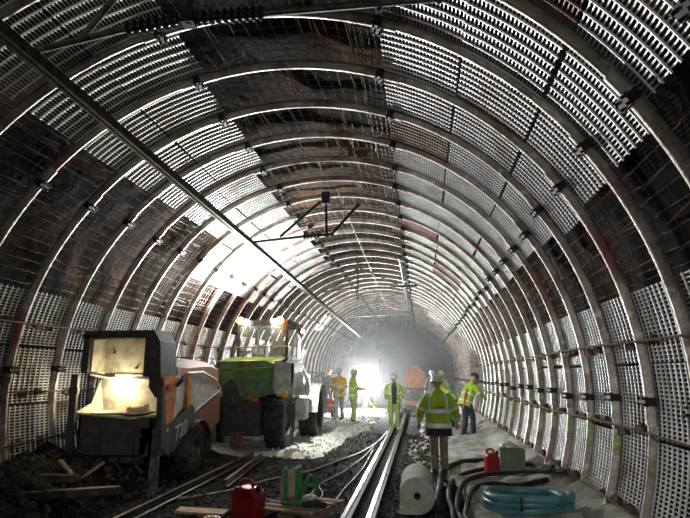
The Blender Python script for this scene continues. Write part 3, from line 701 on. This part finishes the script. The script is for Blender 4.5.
mb = MB(); mb.add([(-3.92,8.95,1.72),(-3.90,9.5,1.68),(-3.90,10.3,1.48),(-3.90,10.35,1.34),(-3.90,9.6,1.12),(-3.93,9.06,1.06)], [(0,1,2,3,4,5)]); o = A(mb, 'white_side_cover', M['white']); md = o.modifiers.new('s','SOLIDIFY'); md.thickness = .03
# brown hood
mb = MB()
sec = lambda y, zt, zb, o=0: [(-5.1,y,zb),(-5.12,y,zt-.12),(-4.95,y,zt),(-4.1,y,zt),(-3.96,y,zt-.09+o),(-3.93,y,zb)]
rows = [sec(8.62,1.90,1.55), sec(9.1,1.95,1.1,-.06), sec(9.6,1.96,.9,-.04), sec(10.1,1.93,.9), sec(10.48,1.88,.95), sec(10.55,1.6,1.0)]
vs = [p for r_ in rows for p in r_]; mb.add(vs, [(i*6+k, i*6+k+1, (i+1)*6+k+1, (i+1)*6+k) for i in range(5) for k in range(5)]+[(0,1,2,3,4,5),(35,34,33,32,31,30)])
A(mb, 'hood', M['brown'])
mb = MB(); mb.prism([(9.10,1.02),(9.6,1.10),(10.5,1.36),(10.5,.80),(9.72,.62),(9.45,.74)], 'x', -3.95, -3.90); A(mb, 'brown_side_panel', M['brown'])
mb = MB(); mb.loft([(-3.90,8.9,1.72),(-3.88,9.5,1.74),(-3.89,10.2,1.60),(-3.9,10.5,1.42)], .018, seg=6); mb.loft([(-3.89,9.2,1.05),(-3.88,10.42,1.40)], .015, seg=6); A(mb, 'edge_trim', M['white'])
mb = MB(); mb.cyl((-3.9,8.2,1.5), (1,0,0), .05, .06, 12); A(mb, 'red_valve', M['redpaint'], True)
# fender and wheels
mb = MB(); pts = [(-3.98, 9.35+.50*math.cos(R(a)), .42+.50*math.sin(R(a))) for a in range(-10, 200, 15)]; mb.loft(pts, [(.20,.02)]*len(pts), side=(1,0,0), seg=4); A(mb, 'fender', M['dark'])
add_wheel(t, (-3.98-ox, 9.35-oy, .40), .40, .24, 'rustrail'); add_wheel(t, (-5.0-ox, 9.35-oy, .40), .40, .2, 'rustrail')
mb = MB(); mb.bbox((-3.98,8.08,.28), (.12,.1,.52), .01); mb.bbox((-3.98,8.08,.02), (.24,.2,.04), .01); A(mb, 'stabiliser_leg', M['greysteel'])
mb = MB()
for x in (-4.9,-4.6,-4.3): mb.loft([(x,8.2,.5),(x+.05,8.0,.38),(x+.12,8.1,.25)], .03, seg=8)
mb.cyl((-4.5,8.2,.42), (1,0,0), .07, .5, 12); A(mb, 'pipework', M['rustrail'], True)
o = txt('720', .31, M['text'], t, (-3.872-ox, 8.50-oy, .66), (R(90), R(-13), R(90)), .15)
mb = MB(); mb.box((-3.885,8.24,.86), (.01,.07,.06)); A(mb, 'sticker', M['text'])

# --- green dumper with cab
ox, oy = -3.8, 13.5
t = thing('green_dumper', 'green wheeled dumper with barred cab and bright roof lamps', 'machine', (ox, oy, 0))
mb = MB(); mb.prism([(-4.62,1.22),(-3.95,1.05),(-3.25,1.28),(-3.22,1.92),(-3.4,2.0),(-4.5,1.98),(-4.62,1.85)], 'y', 11.9, 12.75); A(mb, 'body', M['darkgreen'])
mb = MB(); mb.add([(-4.66,11.88,1.80),(-3.22,11.88,1.84),(-3.18,12.2,2.02),(-3.2,13.0,2.12),(-4.5,13.0,2.12),(-4.62,12.3,2.02)], [(0,1,2,5),(2,3,4,5)]); o = A(mb, 'top_cover', M['green']); md = o.modifiers.new('s','SOLIDIFY'); md.thickness = .04
mb = MB(); mb.prism([(-3.22,2.0),(-2.78,1.94),(-2.80,1.55),(-2.93,1.30),(-3.18,1.26),(-3.3,1.72)], 'y', 12.0, 12.08); mb.prism([(12.0,1.4),(12.9,1.5),(12.9,1.98),(12.0,1.94)], 'x', -2.84, -2.78); A(mb, 'mudguard', M['silver'])
mb = MB(); mb.box((-3.95,12.4,.75), (.9,1.0,.75)); mb.box((-4.35,12.0,.95), (.35,.3,.4)); mb.box((-3.95,12.6,.45), (1.3,.2,.2)); mb.box((-3.95,14.6,.8), (.9,3.2,.5)); mb.prism([(-4.3,1.5),(-4.15,1.6),(-3.85,1.05),(-4.4,1.02)], 'y', 11.82, 11.9); A(mb, 'chassis', M['dark'])
mb = MB(); mb.box((-4.36,11.87,1.27), (.20,.02,.12)); A(mb, 'number_plate', M['white'])
mb = MB(); mb.box((-3.62,11.87,1.16), (.18,.03,.10)); A(mb, 'tail_lamp', M['redpaint'])
mb = MB(); mb.cyl((-2.98,11.98,1.26), (0,1,0), .07, .1, 14); A(mb, 'amber_lamp', M['hiorange'], True)
mb = MB(); mb.bbox((-4.0,11.85,.30), (.22,.15,.30), .01); A(mb, 'tool_box', M['bracket'])
for c in ((-3.27,12.75,.66),(-4.68,12.75,.66),(-3.02,15.2,.66),(-4.7,15.2,.66)): add_wheel(t, (c[0]-ox, c[1]-oy, c[2]), .66, .48, 'dark')
mb = MB(); pts = [(-2.95, 15.2+.78*math.cos(R(a)), .66+.78*math.sin(R(a))) for a in range(-5, 186, 12)]; mb.loft(pts, [(.26,.02)]*len(pts), side=(1,0,0), seg=4); A(mb, 'rear_fender', M['silver'])
# cab
cx0, cx1, cy0, cy1, cz0, cz1 = -4.42, -3.2, 13.0, 14.5, 2.05, 2.92
mb = MB()
for x in (cx0, cx1):
    for y in (cy0, cy1): mb.bbox((x,y,(cz0+cz1)/2), (.07,.07,cz1-cz0), .01)
for z in (cz0, cz1): mb.box(((cx0+cx1)/2,cy0,z), (cx1-cx0,.06,.05)); mb.box(((cx0+cx1)/2,cy1,z), (cx1-cx0,.06,.05))
for x in (cx0,cx1):
    for z in (cz0,cz1): mb.box((x,(cy0+cy1)/2,z), (.06,cy1-cy0,.05))
mb.box((-3.8,13.7,1.6), (1.15,1.3,.9)); A(mb, 'cab_frame', M['dark'])
mb = MB(); mb.bbox((-3.81,13.75,2.97), (1.34,1.66,.07), .02); A(mb, 'roof', M['dark'])
for a in ((-3.81,cy0,1),(-3.81,cy1,1),(cx0,13.75,0),(cx1,13.75,0)):
    mb = MB(); mb.box((a[0],a[1],2.48), (1.12,.012,.8) if a[2] else (.012,1.4,.8)); A(mb, 'window', M['glass'])
for i in range(8):
    x = -4.34+i*.15; mb = MB(); mb.loft([(x,12.94,2.06),(x,12.94,2.9 if i % 2 else 2.34)], .012, seg=6); A(mb, 'guard_bar', M['greysteel'])
mb = MB(); mb.loft([(-4.5,12.9,2.34),(-3.15,12.9,2.36)], .014, seg=6); mb.loft([(-4.5,12.9,2.1),(-3.15,12.9,2.1)], .014, seg=6); mb.loft([(-4.5,12.9,2.34),(-4.5,12.9,2.1)], .014, seg=6)
mb.prism([(-4.55,2.05),(-3.2,2.07),(-3.3,2.0),(-3.4,1.96),(-4.3,1.95),(-4.42,2.0)], 'y', 12.86, 12.96); A(mb, 'guard_rail', M['greysteel'])
mb = MB(); mb.bbox((-3.62,13.9,2.30), (.42,.1,.5), .03); mb.bbox((-3.62,13.65,2.12), (.42,.45,.12), .03); A(mb, 'seat', M['greycloth'])
mb = MB(); mb.bbox((-4.1,13.8,2.30), (.34,.3,.3), .03); A(mb, 'console', M['silver'])
mb = MB(); mb.loft([(-3.1,13.0,2.0),(-3.0,13.1,2.6),(-3.02,13.6,2.86),(-3.2,13.9,2.9)], .025, seg=8); mb.bbox((-2.98,13.3,2.36), (.05,.36,.62), .02); A(mb, 'side_window_door', M['silver'])
mb = MB(); mb.loft([(-2.9,13.2,1.95),(-2.75,13.3,1.6),(-2.8,13.6,1.2)], .05, seg=8); mb.bbox((-2.92,13.6,1.45), (.2,.9,.5), .03); mb.bbox((-2.95,13.7,.85), (.25,.5,.5), .03); A(mb, 'side_tank', M['silver'])
mb = MB(); mb.bbox((-2.93,13.2,2.76), (.12,.16,.12), .02); A(mb, 'side_lamp_housing', M['dark']); mb = MB(); mb.ball((-2.86,13.2,2.74), .05, 6); A(mb, 'side_lamp', M['lampw'], True)
for x, mt, nm in ((-4.36,'lampo','amber_beacon'),(-3.36,'lampo','amber_beacon'),(-4.22,'lampw','work_lamp'),(-3.50,'lampw','work_lamp')):
    amb = mt == 'lampo'
    mb = MB(); mb.ball((x,12.88,2.99 if amb else 2.95), .085 if amb else .075, 8); A(mb, nm, M[mt], True)
# --- ladder frame + red barrier behind the dumper
t = thing('pipe_rack', 'light metal frame rack standing behind the green dumper', 'frame', (-3.35,19.0,gz(-3.35,19)))
for a, b_ in (((0,0,0),(0,0,1.75)),((.45,0,0),(.45,0,1.4)),((-.4,0,1.3),(.5,0,1.3)),((-.4,0,.6),(.5,0,.6)),((-.35,0,.1),(-.35,0,1.35)),((-.3,0,1.5),(0,0,1.7))):
    mb = MB(); mb.loft([a, b_], .03, seg=8); mb.obj('tube', M['silver'], t)
ox, oy = -3.75, 21.5
t = thing('red_compressor', 'small red site machine behind the metal frame on the left', 'machine', (ox,oy,gz(-3.75,21.5)))
mb = MB(); mb.bbox((0,0,.45), (.9,.8,.5), .06); mb.obj('casing', M['redpaint'], t)
mb = MB(); mb.loft([(-.4,0,.72),(-.4,0,1.05),(.35,0,1.05),(.4,0,.72)], .03, seg=8); mb.obj('handle', M['redpaint'], t, smooth=True)
for x in (-.36,.36): add_wheel(t, (x, -.1, .2), .2, .12)
# --- orange machine deep on the rails
t = thing('orange_loader', 'orange rail machine with boxy top standing beyond the vested worker', 'machine', (-.2,24,0))
mb = MB(); mb.prism([(-.45,1.15),(.35,1.15),(.42,1.75),(.2,1.95),(-.05,2.0),(-.40,1.88),(-.5,1.7)], 'y', -.4, .8); mb.obj('engine_housing', M['orange'], t)
mb = MB(); mb.bbox((-.02,.2,2.0), (.3,.4,.12), .03); mb.obj('exhaust_cover', M['hiorange'], t)
mb = MB()
for x in (-.42,-.2,.05,.3): mb.bbox((x,-.3,.85), (.07,.08,.7), .01)
mb.bbox((-.05,-.3,1.1), (.9,.12,.1), .01); mb.bbox((-.05,0,.8), (.5,.6,.4), .03); mb.obj('frame', M['bracket'], t)
mb = MB(); mb.bbox((-.02,-.4,.52), (1.1,.2,.16), .02); mb.obj('bumper', M['orange'], t)
mb = MB(); mb.bbox((-.05,-.1,1.12), (.3,.3,.22), .03); mb.obj('gearbox', M['orange'], t)
for x in (-.46,.42): add_wheel(t, (x, .1, .36), .36, .18)
# --- brown truck body at the far end
t = thing('brown_truck', 'brown boxy works truck parked at the far end behind the floodlight', 'truck', (-3.35,31,0))
mb = MB(); mb.bbox((0,1.2,1.75), (2.1,2.4,1.7), .05); mb.obj('load_box', M['brown'], t)
mb = MB(); mb.bbox((0,-.1,2.62), (2.15,.1,.08), .01); mb.bbox((0,-.05,.85), (2.0,.2,.2), .02); mb.obj('rim_frame', M['bracket'], t)
mb = MB(); mb.box((0,1.2,.7), (1.4,2.2,.4)); mb.obj('chassis', M['dark'], t)
for x in (-.85,.85): add_wheel(t, (x,.4,.45), .45, .3)
# --- floodlight on tripod
FL = Vector((-2.48,26.0,1.36))
t = thing('tripod_floodlight', 'dazzling white floodlight on a tripod facing the camera', 'floodlight', (FL.x,FL.y,gz(FL.x,FL.y)))
zz = FL.z-t.location.z
mb = MB(); mb.loft([(0,0,.35),(0,0,zz-.2)], .025, seg=8); mb.obj('pole', M['yellow'], t)
for a in (20,140,260):
    mb = MB(); mb.loft([(0,0,.5),(.4*math.cos(R(a)),.4*math.sin(R(a)),0)], .018, seg=8); mb.obj('leg', M['yellow'], t)
mb = MB(); mb.bbox((0,.1,zz), (.9,.2,.76), .03); mb.obj('housing', M['dark'], t)
mb = MB(); mb.ball((0,-.06,zz), .42, 12, (1,.45,.9)); mb.obj('lamp', M['flood'], t, smooth=True)
t = thing('yellow_stand', 'thin yellow-green marker staff standing right of the two workers', 'staff', (-1.72,19.6,gz(-1.72,19.6)))
mb = MB(); mb.loft([(0,0,0),(.03,0,.95)], .02, seg=8); mb.obj('staff', M['yellow'], t); mb = MB(); mb.bbox((0,0,.03), (.16,.16,.06), .01); mb.obj('foot', M['yellow'], t)

# ------------------------------------------------------------------ people
def lerp_path(pts, rads, t0, t1, n):
    out, ro = [], []; m_ = len(pts)-1
    for i in range(n+1):
        t_ = (t0+(t1-t0)*i/n)*m_; k = min(int(t_), m_-1); f_ = t_-k
        out.append(Vector(pts[k]).lerp(Vector(pts[k+1]), f_))
        a, b_ = rads[k], rads[k+1]; ro.append((a[0]+(b_[0]-a[0])*f_, a[1]+(b_[1]-a[1])*f_))
    return out, ro
def grow(r, d): return [(a+d, b_+d) for a, b_ in r]
def person(label, loc, rz, top='hiviz', legs='olive', hat='helmet', boots='boot', lean=0, side=0, arms=None, hips=None, stripes=True, vest=None, hem=None, straps=False, back_text=None, h=1.75, bulk=1.0, knees=None, headturn=0, stripecol='reflect', extra=None):
    # local frame: faces +Y, feet at z=0
    s = h/1.78
    t = thing('person', label, 'person', loc, rz)
    pel = Vector((0, -.04*math.sin(lean), .95)); up = Vector((math.sin(side), math.sin(lean)*math.cos(side), math.cos(lean)*math.cos(side))).normalized()
    fw = (Vector((0,1,0)) - up*up.y).normalized(); rt = fw.cross(up)
    P = lambda a, b_, c: pel + rt*a + fw*b_ + up*c
    neck = P(0, 0, .53); head = neck + (up*.8+Vector((0,.15,.35))).normalized()*.16
    ad = arms or [((-.27,.0,.20),(-.31,.06,-.06)), ((.27,.0,.20),(.31,.06,-.06))]   # elbow, wrist in torso frame
    kn = knees or [(-.11,.03,.50),(.11,.03,.50)]; an = hips or [(-.12,0,.09),(.12,0,.09)]
    J = []
    # --- continuous body through a skin modifier
    bm = bmesh.new(); sk = bm.verts.layers.skin.verify()
    def V(p, r):
        v = bm.verts.new(Vector(p)); v[sk].radius = (r, r); return v
    root = V(pel, .13); root[sk].use_root = True
    w = V(P(0,0,.16), .115); ch = V(P(0,0,.34), .13); nk = V(P(0,0,.50), .06); hd0 = V(head-(head-neck)*.45, .055); hd = V(head, .085); hd2 = V(head+(head-neck).normalized()*.06, .075)
    for a, b_ in ((root,w),(w,ch),(ch,nk),(nk,hd0),(hd0,hd),(hd,hd2)): bm.edges.new((a,b_))
    arms_w = []
    for i, sg in enumerate((-1,1)):
        sh_ = P(sg*.185, 0, .45); el = P(*ad[i][0]); wr = P(*ad[i][1])
        vs_ = V(sh_, .06); ve = V(el, .042); vw = V(wr, .028)
        d = (wr-el).normalized(); pal = wr + d*.055; vp = V(pal, .034)
        for a, b_ in ((ch,vs_),(vs_,ve),(ve,vw),(vw,vp)): bm.edges.new((a,b_))
        sd = d.cross(fw); sd = sd.normalized() if sd.length > .1 else rt
        for q in range(4):
            o_ = (q-1.5)*.018; L1 = (.040,.046,.043,.034)[q]
            f1 = V(pal+sd*o_+d*.028, .0095); f2 = V(pal+sd*o_*1.05+d*(.028+L1)+fw*.010, .009); f3 = V(pal+sd*o_*1.05+d*(.028+L1*1.7)+fw*.028, .008)
            bm.edges.new((vp,f1)); bm.edges.new((f1,f2)); bm.edges.new((f2,f3))
        th1 = V(wr+d*.035+fw*.025-sd*.02*sg, .011); th2 = V(wr+d*.065+fw*.045-sd*.025*sg, .009)
        bm.edges.new((vp,th1)); bm.edges.new((th1,th2)); arms_w.append((sh_, el, wr, d))
    legs_w = []
    for i, sg in enumerate((-1,1)):
        hp = pel+Vector((sg*.095, 0, -.04)); k_ = Vector(kn[i]); a_ = Vector(an[i]); toe = a_+Vector((0,.15,-.05))
        v1 = V(hp,.085); v2 = V(k_,.055); v3 = V(a_,.038); v4 = V(toe,.035)
        for a, b_ in ((root,v1),(v1,v2),(v2,v3),(v3,v4)): bm.edges.new((a,b_))
        legs_w.append((hp,k_,a_,toe))
    me = bpy.data.meshes.new('b'); bm.to_mesh(me); bm.free()
    o = bpy.data.objects.new('b', me); col.objects.link(o)
    o.modifiers.new('s','SKIN').use_smooth_shade = True; o.modifiers.new('u','SUBSURF').levels = 1
    bpy.context.view_layer.update()
    me2 = bpy.data.meshes.new_from_object(o.evaluated_get(bpy.context.evaluated_depsgraph_get())); bpy.data.objects.remove(o)
    # head shape with face, joined to the body mesh
    hm = MB(); hu = (head-neck).normalized(); hf = (Vector((0,1,0))-hu*hu.y).normalized()
    hq = Matrix((hf.cross(hu), hf, hu)).transposed() @ Matrix.Rotation(headturn, 3, 'Z')
    hm.ball((0,0,.02), .1, 9, (.78,.95,1.15)); hm.loft([(0,.085,.03),(0,.112,-.005),(0,.09,-.015)], [.008,.017,.010], seg=8)
    for sg in (-1,1): hm.ball((sg*.08,0,.0), .03, 5, (.35,.6,1)); hm.ball((sg*.032,.083,.035), .012, 4)
    hm.loft([(-.028,.083,-.045),(0,.095,-.045),(.028,.083,-.045)], .007, seg=6); hm.ball((0,.05,-.075), .04, 6, (1,1,.8))
    bmm = bmesh.new(); bmm.from_mesh(me2)
    vv = [bmm.verts.new(hq @ Vector(p) + head) for p in hm.v]
    for f_ in hm.f:
        try: bmm.faces.new([vv[i] for i in f_])
        except ValueError: pass
    bmesh.ops.recalc_face_normals(bmm, faces=bmm.faces); bmm.to_mesh(me2); bmm.free()
    me2.materials.clear(); me2.materials.append(M['skin']); me2.polygons.foreach_set('use_smooth', [True]*len(me2.polygons))
    for p in me2.polygons: p.material_index = 0
    bo = link('body', me2, t); bo.scale = (s,s,s)
    def add(mb, name, mat, smooth=True, par=None, label=None):
        x = mb.obj(name, M[mat], par or t, smooth)
        if par is None: x.scale = (s,s,s)
        if label: x['label'] = label
        return x
    # jacket
    tp = [P(0,0,-.25 if hem else -.16), P(0,0,-.05 if hem else -.02), P(0,0,.16), P(0,0,.34), P(0,0,.44), P(0,0,.52), P(0,0,.575)]
    tr = [(.20*bulk,.145*bulk),(.195*bulk,.14*bulk),(.19*bulk,.135*bulk),(.205*bulk,.14*bulk),(.20*bulk,.12*bulk),(.125,.09),(.088,.085)]
    jk = MB(); jk.loft(tp, tr, side=rt, seg=24, cap=False, power=.85)
    slv = []
    for sh_, el, wr, d in arms_w:
        pts = [sh_.lerp(P(0,0,.42), .3), sh_, sh_.lerp(el,.5), el, el.lerp(wr,.5), wr-d*.0]
        rr_ = [(.075*bulk,)*2,(.088*bulk,)*2,(.078*bulk,)*2,(.068*bulk,)*2,(.06*bulk,)*2,(.05*bulk,)*2]
        jk.loft(pts, rr_, seg=14, cap=True); slv.append((pts, rr_))
    jo = add(jk, 'jacket', top)
    md = jo.modifiers.new('sub','SUBSURF'); md.levels = 0; md.render_levels = 1
    if vest:   # dark shirt front seen between open jacket sides
        m_ = MB(); a, b_ = lerp_path(tp, grow(tr,.008), .02, .95, 10); m_.loft(a, b_, side=rt, seg=6, a0=72, a1=108, power=.85); add(m_, 'shirt_front', vest)
    if hem:
        m_ = MB(); a, b_ = lerp_path(tp, grow(tr,.007), 0, .11, 3); m_.loft(a, b_, side=rt, seg=24, cap=False, power=.85); add(m_, 'jacket_hem', hem)
    if stripes:
        def ring(t0, t1, nm='reflective_stripe'):
            m_ = MB(); a, b_ = lerp_path(tp, grow(tr,.012), t0, t1, 3)
            if vest: m_.loft(a, b_, side=rt, seg=24, cap=False, a0=110, a1=430, power=.85)
            else: m_.loft(a, b_, side=rt, seg=24, cap=False, power=.85)
            add(m_, nm, stripecol)
        ring(.12,.185); ring(.33,.395)
        if straps:
            for a0 in ((48,60),(120,132),(228,240),(300,312)):
                m_ = MB(); a, b_ = lerp_path(tp, grow(tr,.013), .37, .80, 8); m_.loft(a, b_, side=rt, seg=3, cap=False, a0=a0[0], a1=a0[1], power=.85); add(m_, 'reflective_stripe', stripecol)
        for pts, rr_ in slv:
            for q0, q1 in ((.50,.57),(.80,.86)):
                m_ = MB(); a, b_ = lerp_path(pts, grow(rr_,.009), q0, q1, 2); m_.loft(a, b_, seg=14, cap=False); add(m_, 'reflective_stripe', stripecol)
    if back_text:
        q = pel + up*.245 - fw*(.14*bulk+.008)
        X = rt; Z = up; Yv = -fw
        x = txt(back_text, .055, M['black_text'], t, (0,0,0), (0,0,0), 0, .002, 'back_print')
        mt_ = Matrix((X, up, Yv)).transposed().to_4x4(); wdt = max(v.co.x for v in x.data.vertices)
        mt_.translation = (q - X*wdt/2 - Yv*0)*s; x.matrix_local = mt_
    # trousers
    tm = MB(); a = [pel+Vector((0,0,.06)), pel, pel+Vector((0,0,-.09))]; tm.loft(a, [(.165,.12),(.17,.125),(.15,.11)], side=(1,0,0), seg=20, cap=True, power=.9)
    for hp, k_, a_, toe in legs_w:
        tm.loft([hp+Vector((0,0,.02)), hp.lerp(k_,.3), hp.lerp(k_,.7), k_, k_.lerp(a_,.4), a_+Vector((0,0,.02))], [(.10,.11),(.098,.105),(.082,.09),(.076,.082),(.074,.08),(.068,.072)], side=(1,0,0), seg=14)
    add(tm, 'trousers', legs)
    for hp, k_, a_, toe in legs_w:
        m_ = MB(); m_.loft([a_+Vector((0,-.055,-.05)), a_+Vector((0,0,-.04)), a_+Vector((0,.09,-.05)), a_+Vector((0,.18,-.058)), a_+Vector((0,.20,-.06))], [(.042,.035),(.048,.048),(.050,.040),(.045,.030),(.02,.015)], side=(1,0,0), seg=12)
        m_.loft([a_+Vector((0,-.005,-.04)), a_+Vector((0,-.01,.10))], [(.05,.055),(.056,.06)], side=(1,0,0), seg=12); add(m_, 'boot', boots)
    # helmet
    m_ = MB(); prof = [(.128,.025),(.122,.045),(.116,.09),(.095,.135),(.06,.158),(.001,.166)]
    m_.rev(prof, (0,0,0), 'z', 22); m_.loft([(0,.06,.03),(0,.155,.022)], [(.09,.008),(.06,.006)], side=(1,0,0), seg=10)
    m_.v = [hq @ Vector(p) + head for p in m_.v]; x = add(m_, 'helmet', hat); md = x.modifiers.new('so','SOLIDIFY'); md.thickness = .006
    if extra: extra(t, s, P, add)
    return t
a_down = [((-.29,.0,.18),(-.33,.04,-.07)), ((.29,.0,.18),(.33,.04,-.07))]
person('worker seen from behind in lime jacket, navy hem and beige trousers, white helmet', (.29,9.95,gz(.29,9.95)), R(2), legs='beige', hem='navy', straps=True, bulk=1.22, arms=[((-.33,.02,.20),(-.35,.12,-.03)),((.33,.02,.20),(.35,.12,-.03))], back_text='ACIXM', hips=[(-.09,0,.09),(.09,0,.09)], knees=[(-.09,.03,.5),(.09,.03,.5)], h=1.65, stripecol='reflect')
person('worker facing the camera in open lime vest and trousers, standing astride the rails', (-.86,18.0,gz(-.86,18)+.0), R(186), vest='charcoal', legs='olive', boots='whiteboot', hat='helmet', arms=[((-.27,.0,.20),(-.30,.24,.10)),((.27,.0,.20),(.28,.24,.08))], straps=True, h=1.72, bulk=1.08)
person('worker in amber jacket with pale stripe, grey trousers and white helmet', (-3.02,20.6,gz(-3.02,20.6)-.02), R(165), top='hiorange', legs='greycloth', arms=[((-.28,.02,.2),(-.22,.2,.05)),((.28,.02,.2),(.2,.2,.06))], h=1.85, bulk=1.12)
person('worker in lime clothing seen side on beside the amber jacket worker', (-2.33,19.2,gz(-2.33,19.2)-.02), R(-75), legs='olive', arms=[((-.22,.1,.2),(-.15,.32,.18)),((.22,.1,.2),(.12,.34,.2))], h=1.78, hat='helmet')
def harness(t, s, P, add):
    m_ = MB(); m_.loft([P(.12,-.15,.3),P(.15,-.17,.1),P(.17,-.13,-.12),P(.15,-.1,-.3)], [(.028,.012)]*4, seg=8); add(m_, 'red_strap', 'redpaint')
person('worker leaning over by the right wall with red strap and navy trousers', (1.28,16.2,gz(1.28,16.2)-.01), R(-62), legs='navy', lean=R(26), arms=[((-.34,.12,.34),(-.52,.26,.22)),((.25,.2,.3),(.15,.40,.3))], hips=[(-.10,-.06,.09),(.10,.12,.09)], knees=[(-.1,.02,.5),(.1,.12,.5)], extra=harness, hat='charcoal', h=1.8, bulk=1.1)
person('worker bent low facing left, just behind the strapped worker', (.95,18.0,gz(.95,18.0)), R(72), legs='navy', lean=R(48), arms=[((-.2,.2,.3),(-.15,.44,.22)),((.2,.2,.3),(.15,.44,.2))], hat='hiviz', h=1.75, bulk=1.08)
person('worker in lime jacket standing far behind, right of the nearest worker', (.86,23.5,gz(.86,23.5)), R(170), legs='navy', hat='hiviz', h=1.78)
person('worker in dark clothing and white helmet beside the orange machine', (.52,25.2,gz(.52,25.2)), R(180), top='navy', legs='navy', stripes=False, h=1.78)
person('worker in dark clothing and orange helmet behind the metal frame', (-3.95,23.8,gz(-3.95,23.8)), R(160), top='charcoal', legs='charcoal', hat='orangehat', stripes=False, h=1.85)

# ------------------------------------------------------------------ lights
def point(name, loc, e, c, r=.05, spot=None, aim=None):
    l = bpy.data.lights.new(name, 'SPOT' if spot else 'POINT'); l.energy = e; l.color = c; l.shadow_soft_size = r
    if spot: l.spot_size = R(spot); l.spot_blend = .7
    o = bpy.data.objects.new(name, l); col.objects.link(o); o.location = loc
    if aim: o.rotation_euler = (Vector(aim)-Vector(loc)).to_track_quat('-Z','Y').to_euler()
    return o
point('floodlight_glow', FL+Vector((0,-.35,.02)), 1300, (.93,1,.98), .3)
point('work_lamp_light', (-4.22,12.70,3.06), 1700, (.95,1,.97), .06, 178, (-4.3,11.3,7))
point('work_lamp_light', (-3.50,12.70,3.06), 900, (.95,1,.97), .06, 176, (-3.3,9.5,6))
point('beacon_light', (-4.36,12.7,3.16), 14, (1,.4,.08), .06)
point('beacon_light', (-3.36,12.7,3.16), 14, (1,.4,.08), .06)
point('hopper_light', (-4.78,8.20,1.50), 16, (1,.86,.58), .06)
point('side_lamp_light', (-2.80,13.2,2.72), 620, (1,1,.95), .06, 170, (.1,14.6,0))
point('fill_light', (-1.2,1.6,2.5), 240, (1,.96,.88), .2, 34, (-4.1,8.8,1.1))  # unseen fill spot, added to brighten the hopper machine
point('fill_light', (.7,-.6,2.3), 230, (1,.98,.93), .15, 44, (.35,9,.3))  # added low fill from behind the camera for nearest worker and foreground
# soft fill lights added behind the camera to lift the near tunnel
point('fill_light', (-2.2,-1.5,2.6), 65, (1,.97,.92), .3)
point('fill_light', (.6,-.5,2.0), 28, (1,.97,.92), .3)
w = bpy.data.worlds.new('world'); sc.world = w; w.use_nodes = True
w.node_tree.nodes['Background'].inputs['Color'].default_value = (.5,.55,.6,1); w.node_tree.nodes['Background'].inputs['Strength'].default_value = .02
# haze in the tunnel
HAZE = .010
if HAZE:
    mb = MB(); mb.prism([(cyl(a, 3.7).x, cyl(a, 3.7).z) for a in range(-108, 109, 12)], 'y', 15, 79); o = mb.obj('dust_haze', M['white'])
    m = bpy.data.materials.new('haze'); m.use_nodes = True; nt = m.node_tree; nt.nodes.clear()
    out = nt.nodes.new('ShaderNodeOutputMaterial'); v = nt.nodes.new('ShaderNodeVolumeScatter'); v.inputs['Density'].default_value = HAZE; v.inputs['Color'].default_value = (.95,.95,1,1); v.inputs['Anisotropy'].default_value = .45
    nt.links.new(v.outputs[0], out.inputs['Volume']); o.data.materials.clear(); o.data.materials.append(m)
    tag(o, 'thin grey dust haze hanging deep in the tunnel', 'haze', kind='stuff')
# ------------------------------------------------------------------ camera
cam = bpy.data.cameras.new('camera'); co = bpy.data.objects.new('camera', cam); col.objects.link(co); sc.camera = co
cam.sensor_width = 36; cam.lens = 36*540/690; cam.clip_end = 200; cam.clip_start = .05
co.location = (0,0,1.7); co.rotation_euler = (PI/2+.21016, 0, .13537)
sc.view_settings.view_transform = 'Standard'; sc.view_settings.look = 'None'; sc.view_settings.gamma = 1; sc.view_settings.exposure = .1
sc.view_settings.use_curve_mapping = False
try:
    sc.cycles.use_denoising = True; sc.cycles.denoiser = 'OPENIMAGEDENOISE'; sc.cycles.max_bounces = 6; sc.cycles.diffuse_bounces = 3; sc.cycles.glossy_bounces = 3; sc.cycles.transmission_bounces = 4; sc.cycles.volume_bounces = 1
    sc.cycles.sample_clamp_indirect = 4
except Exception: pass
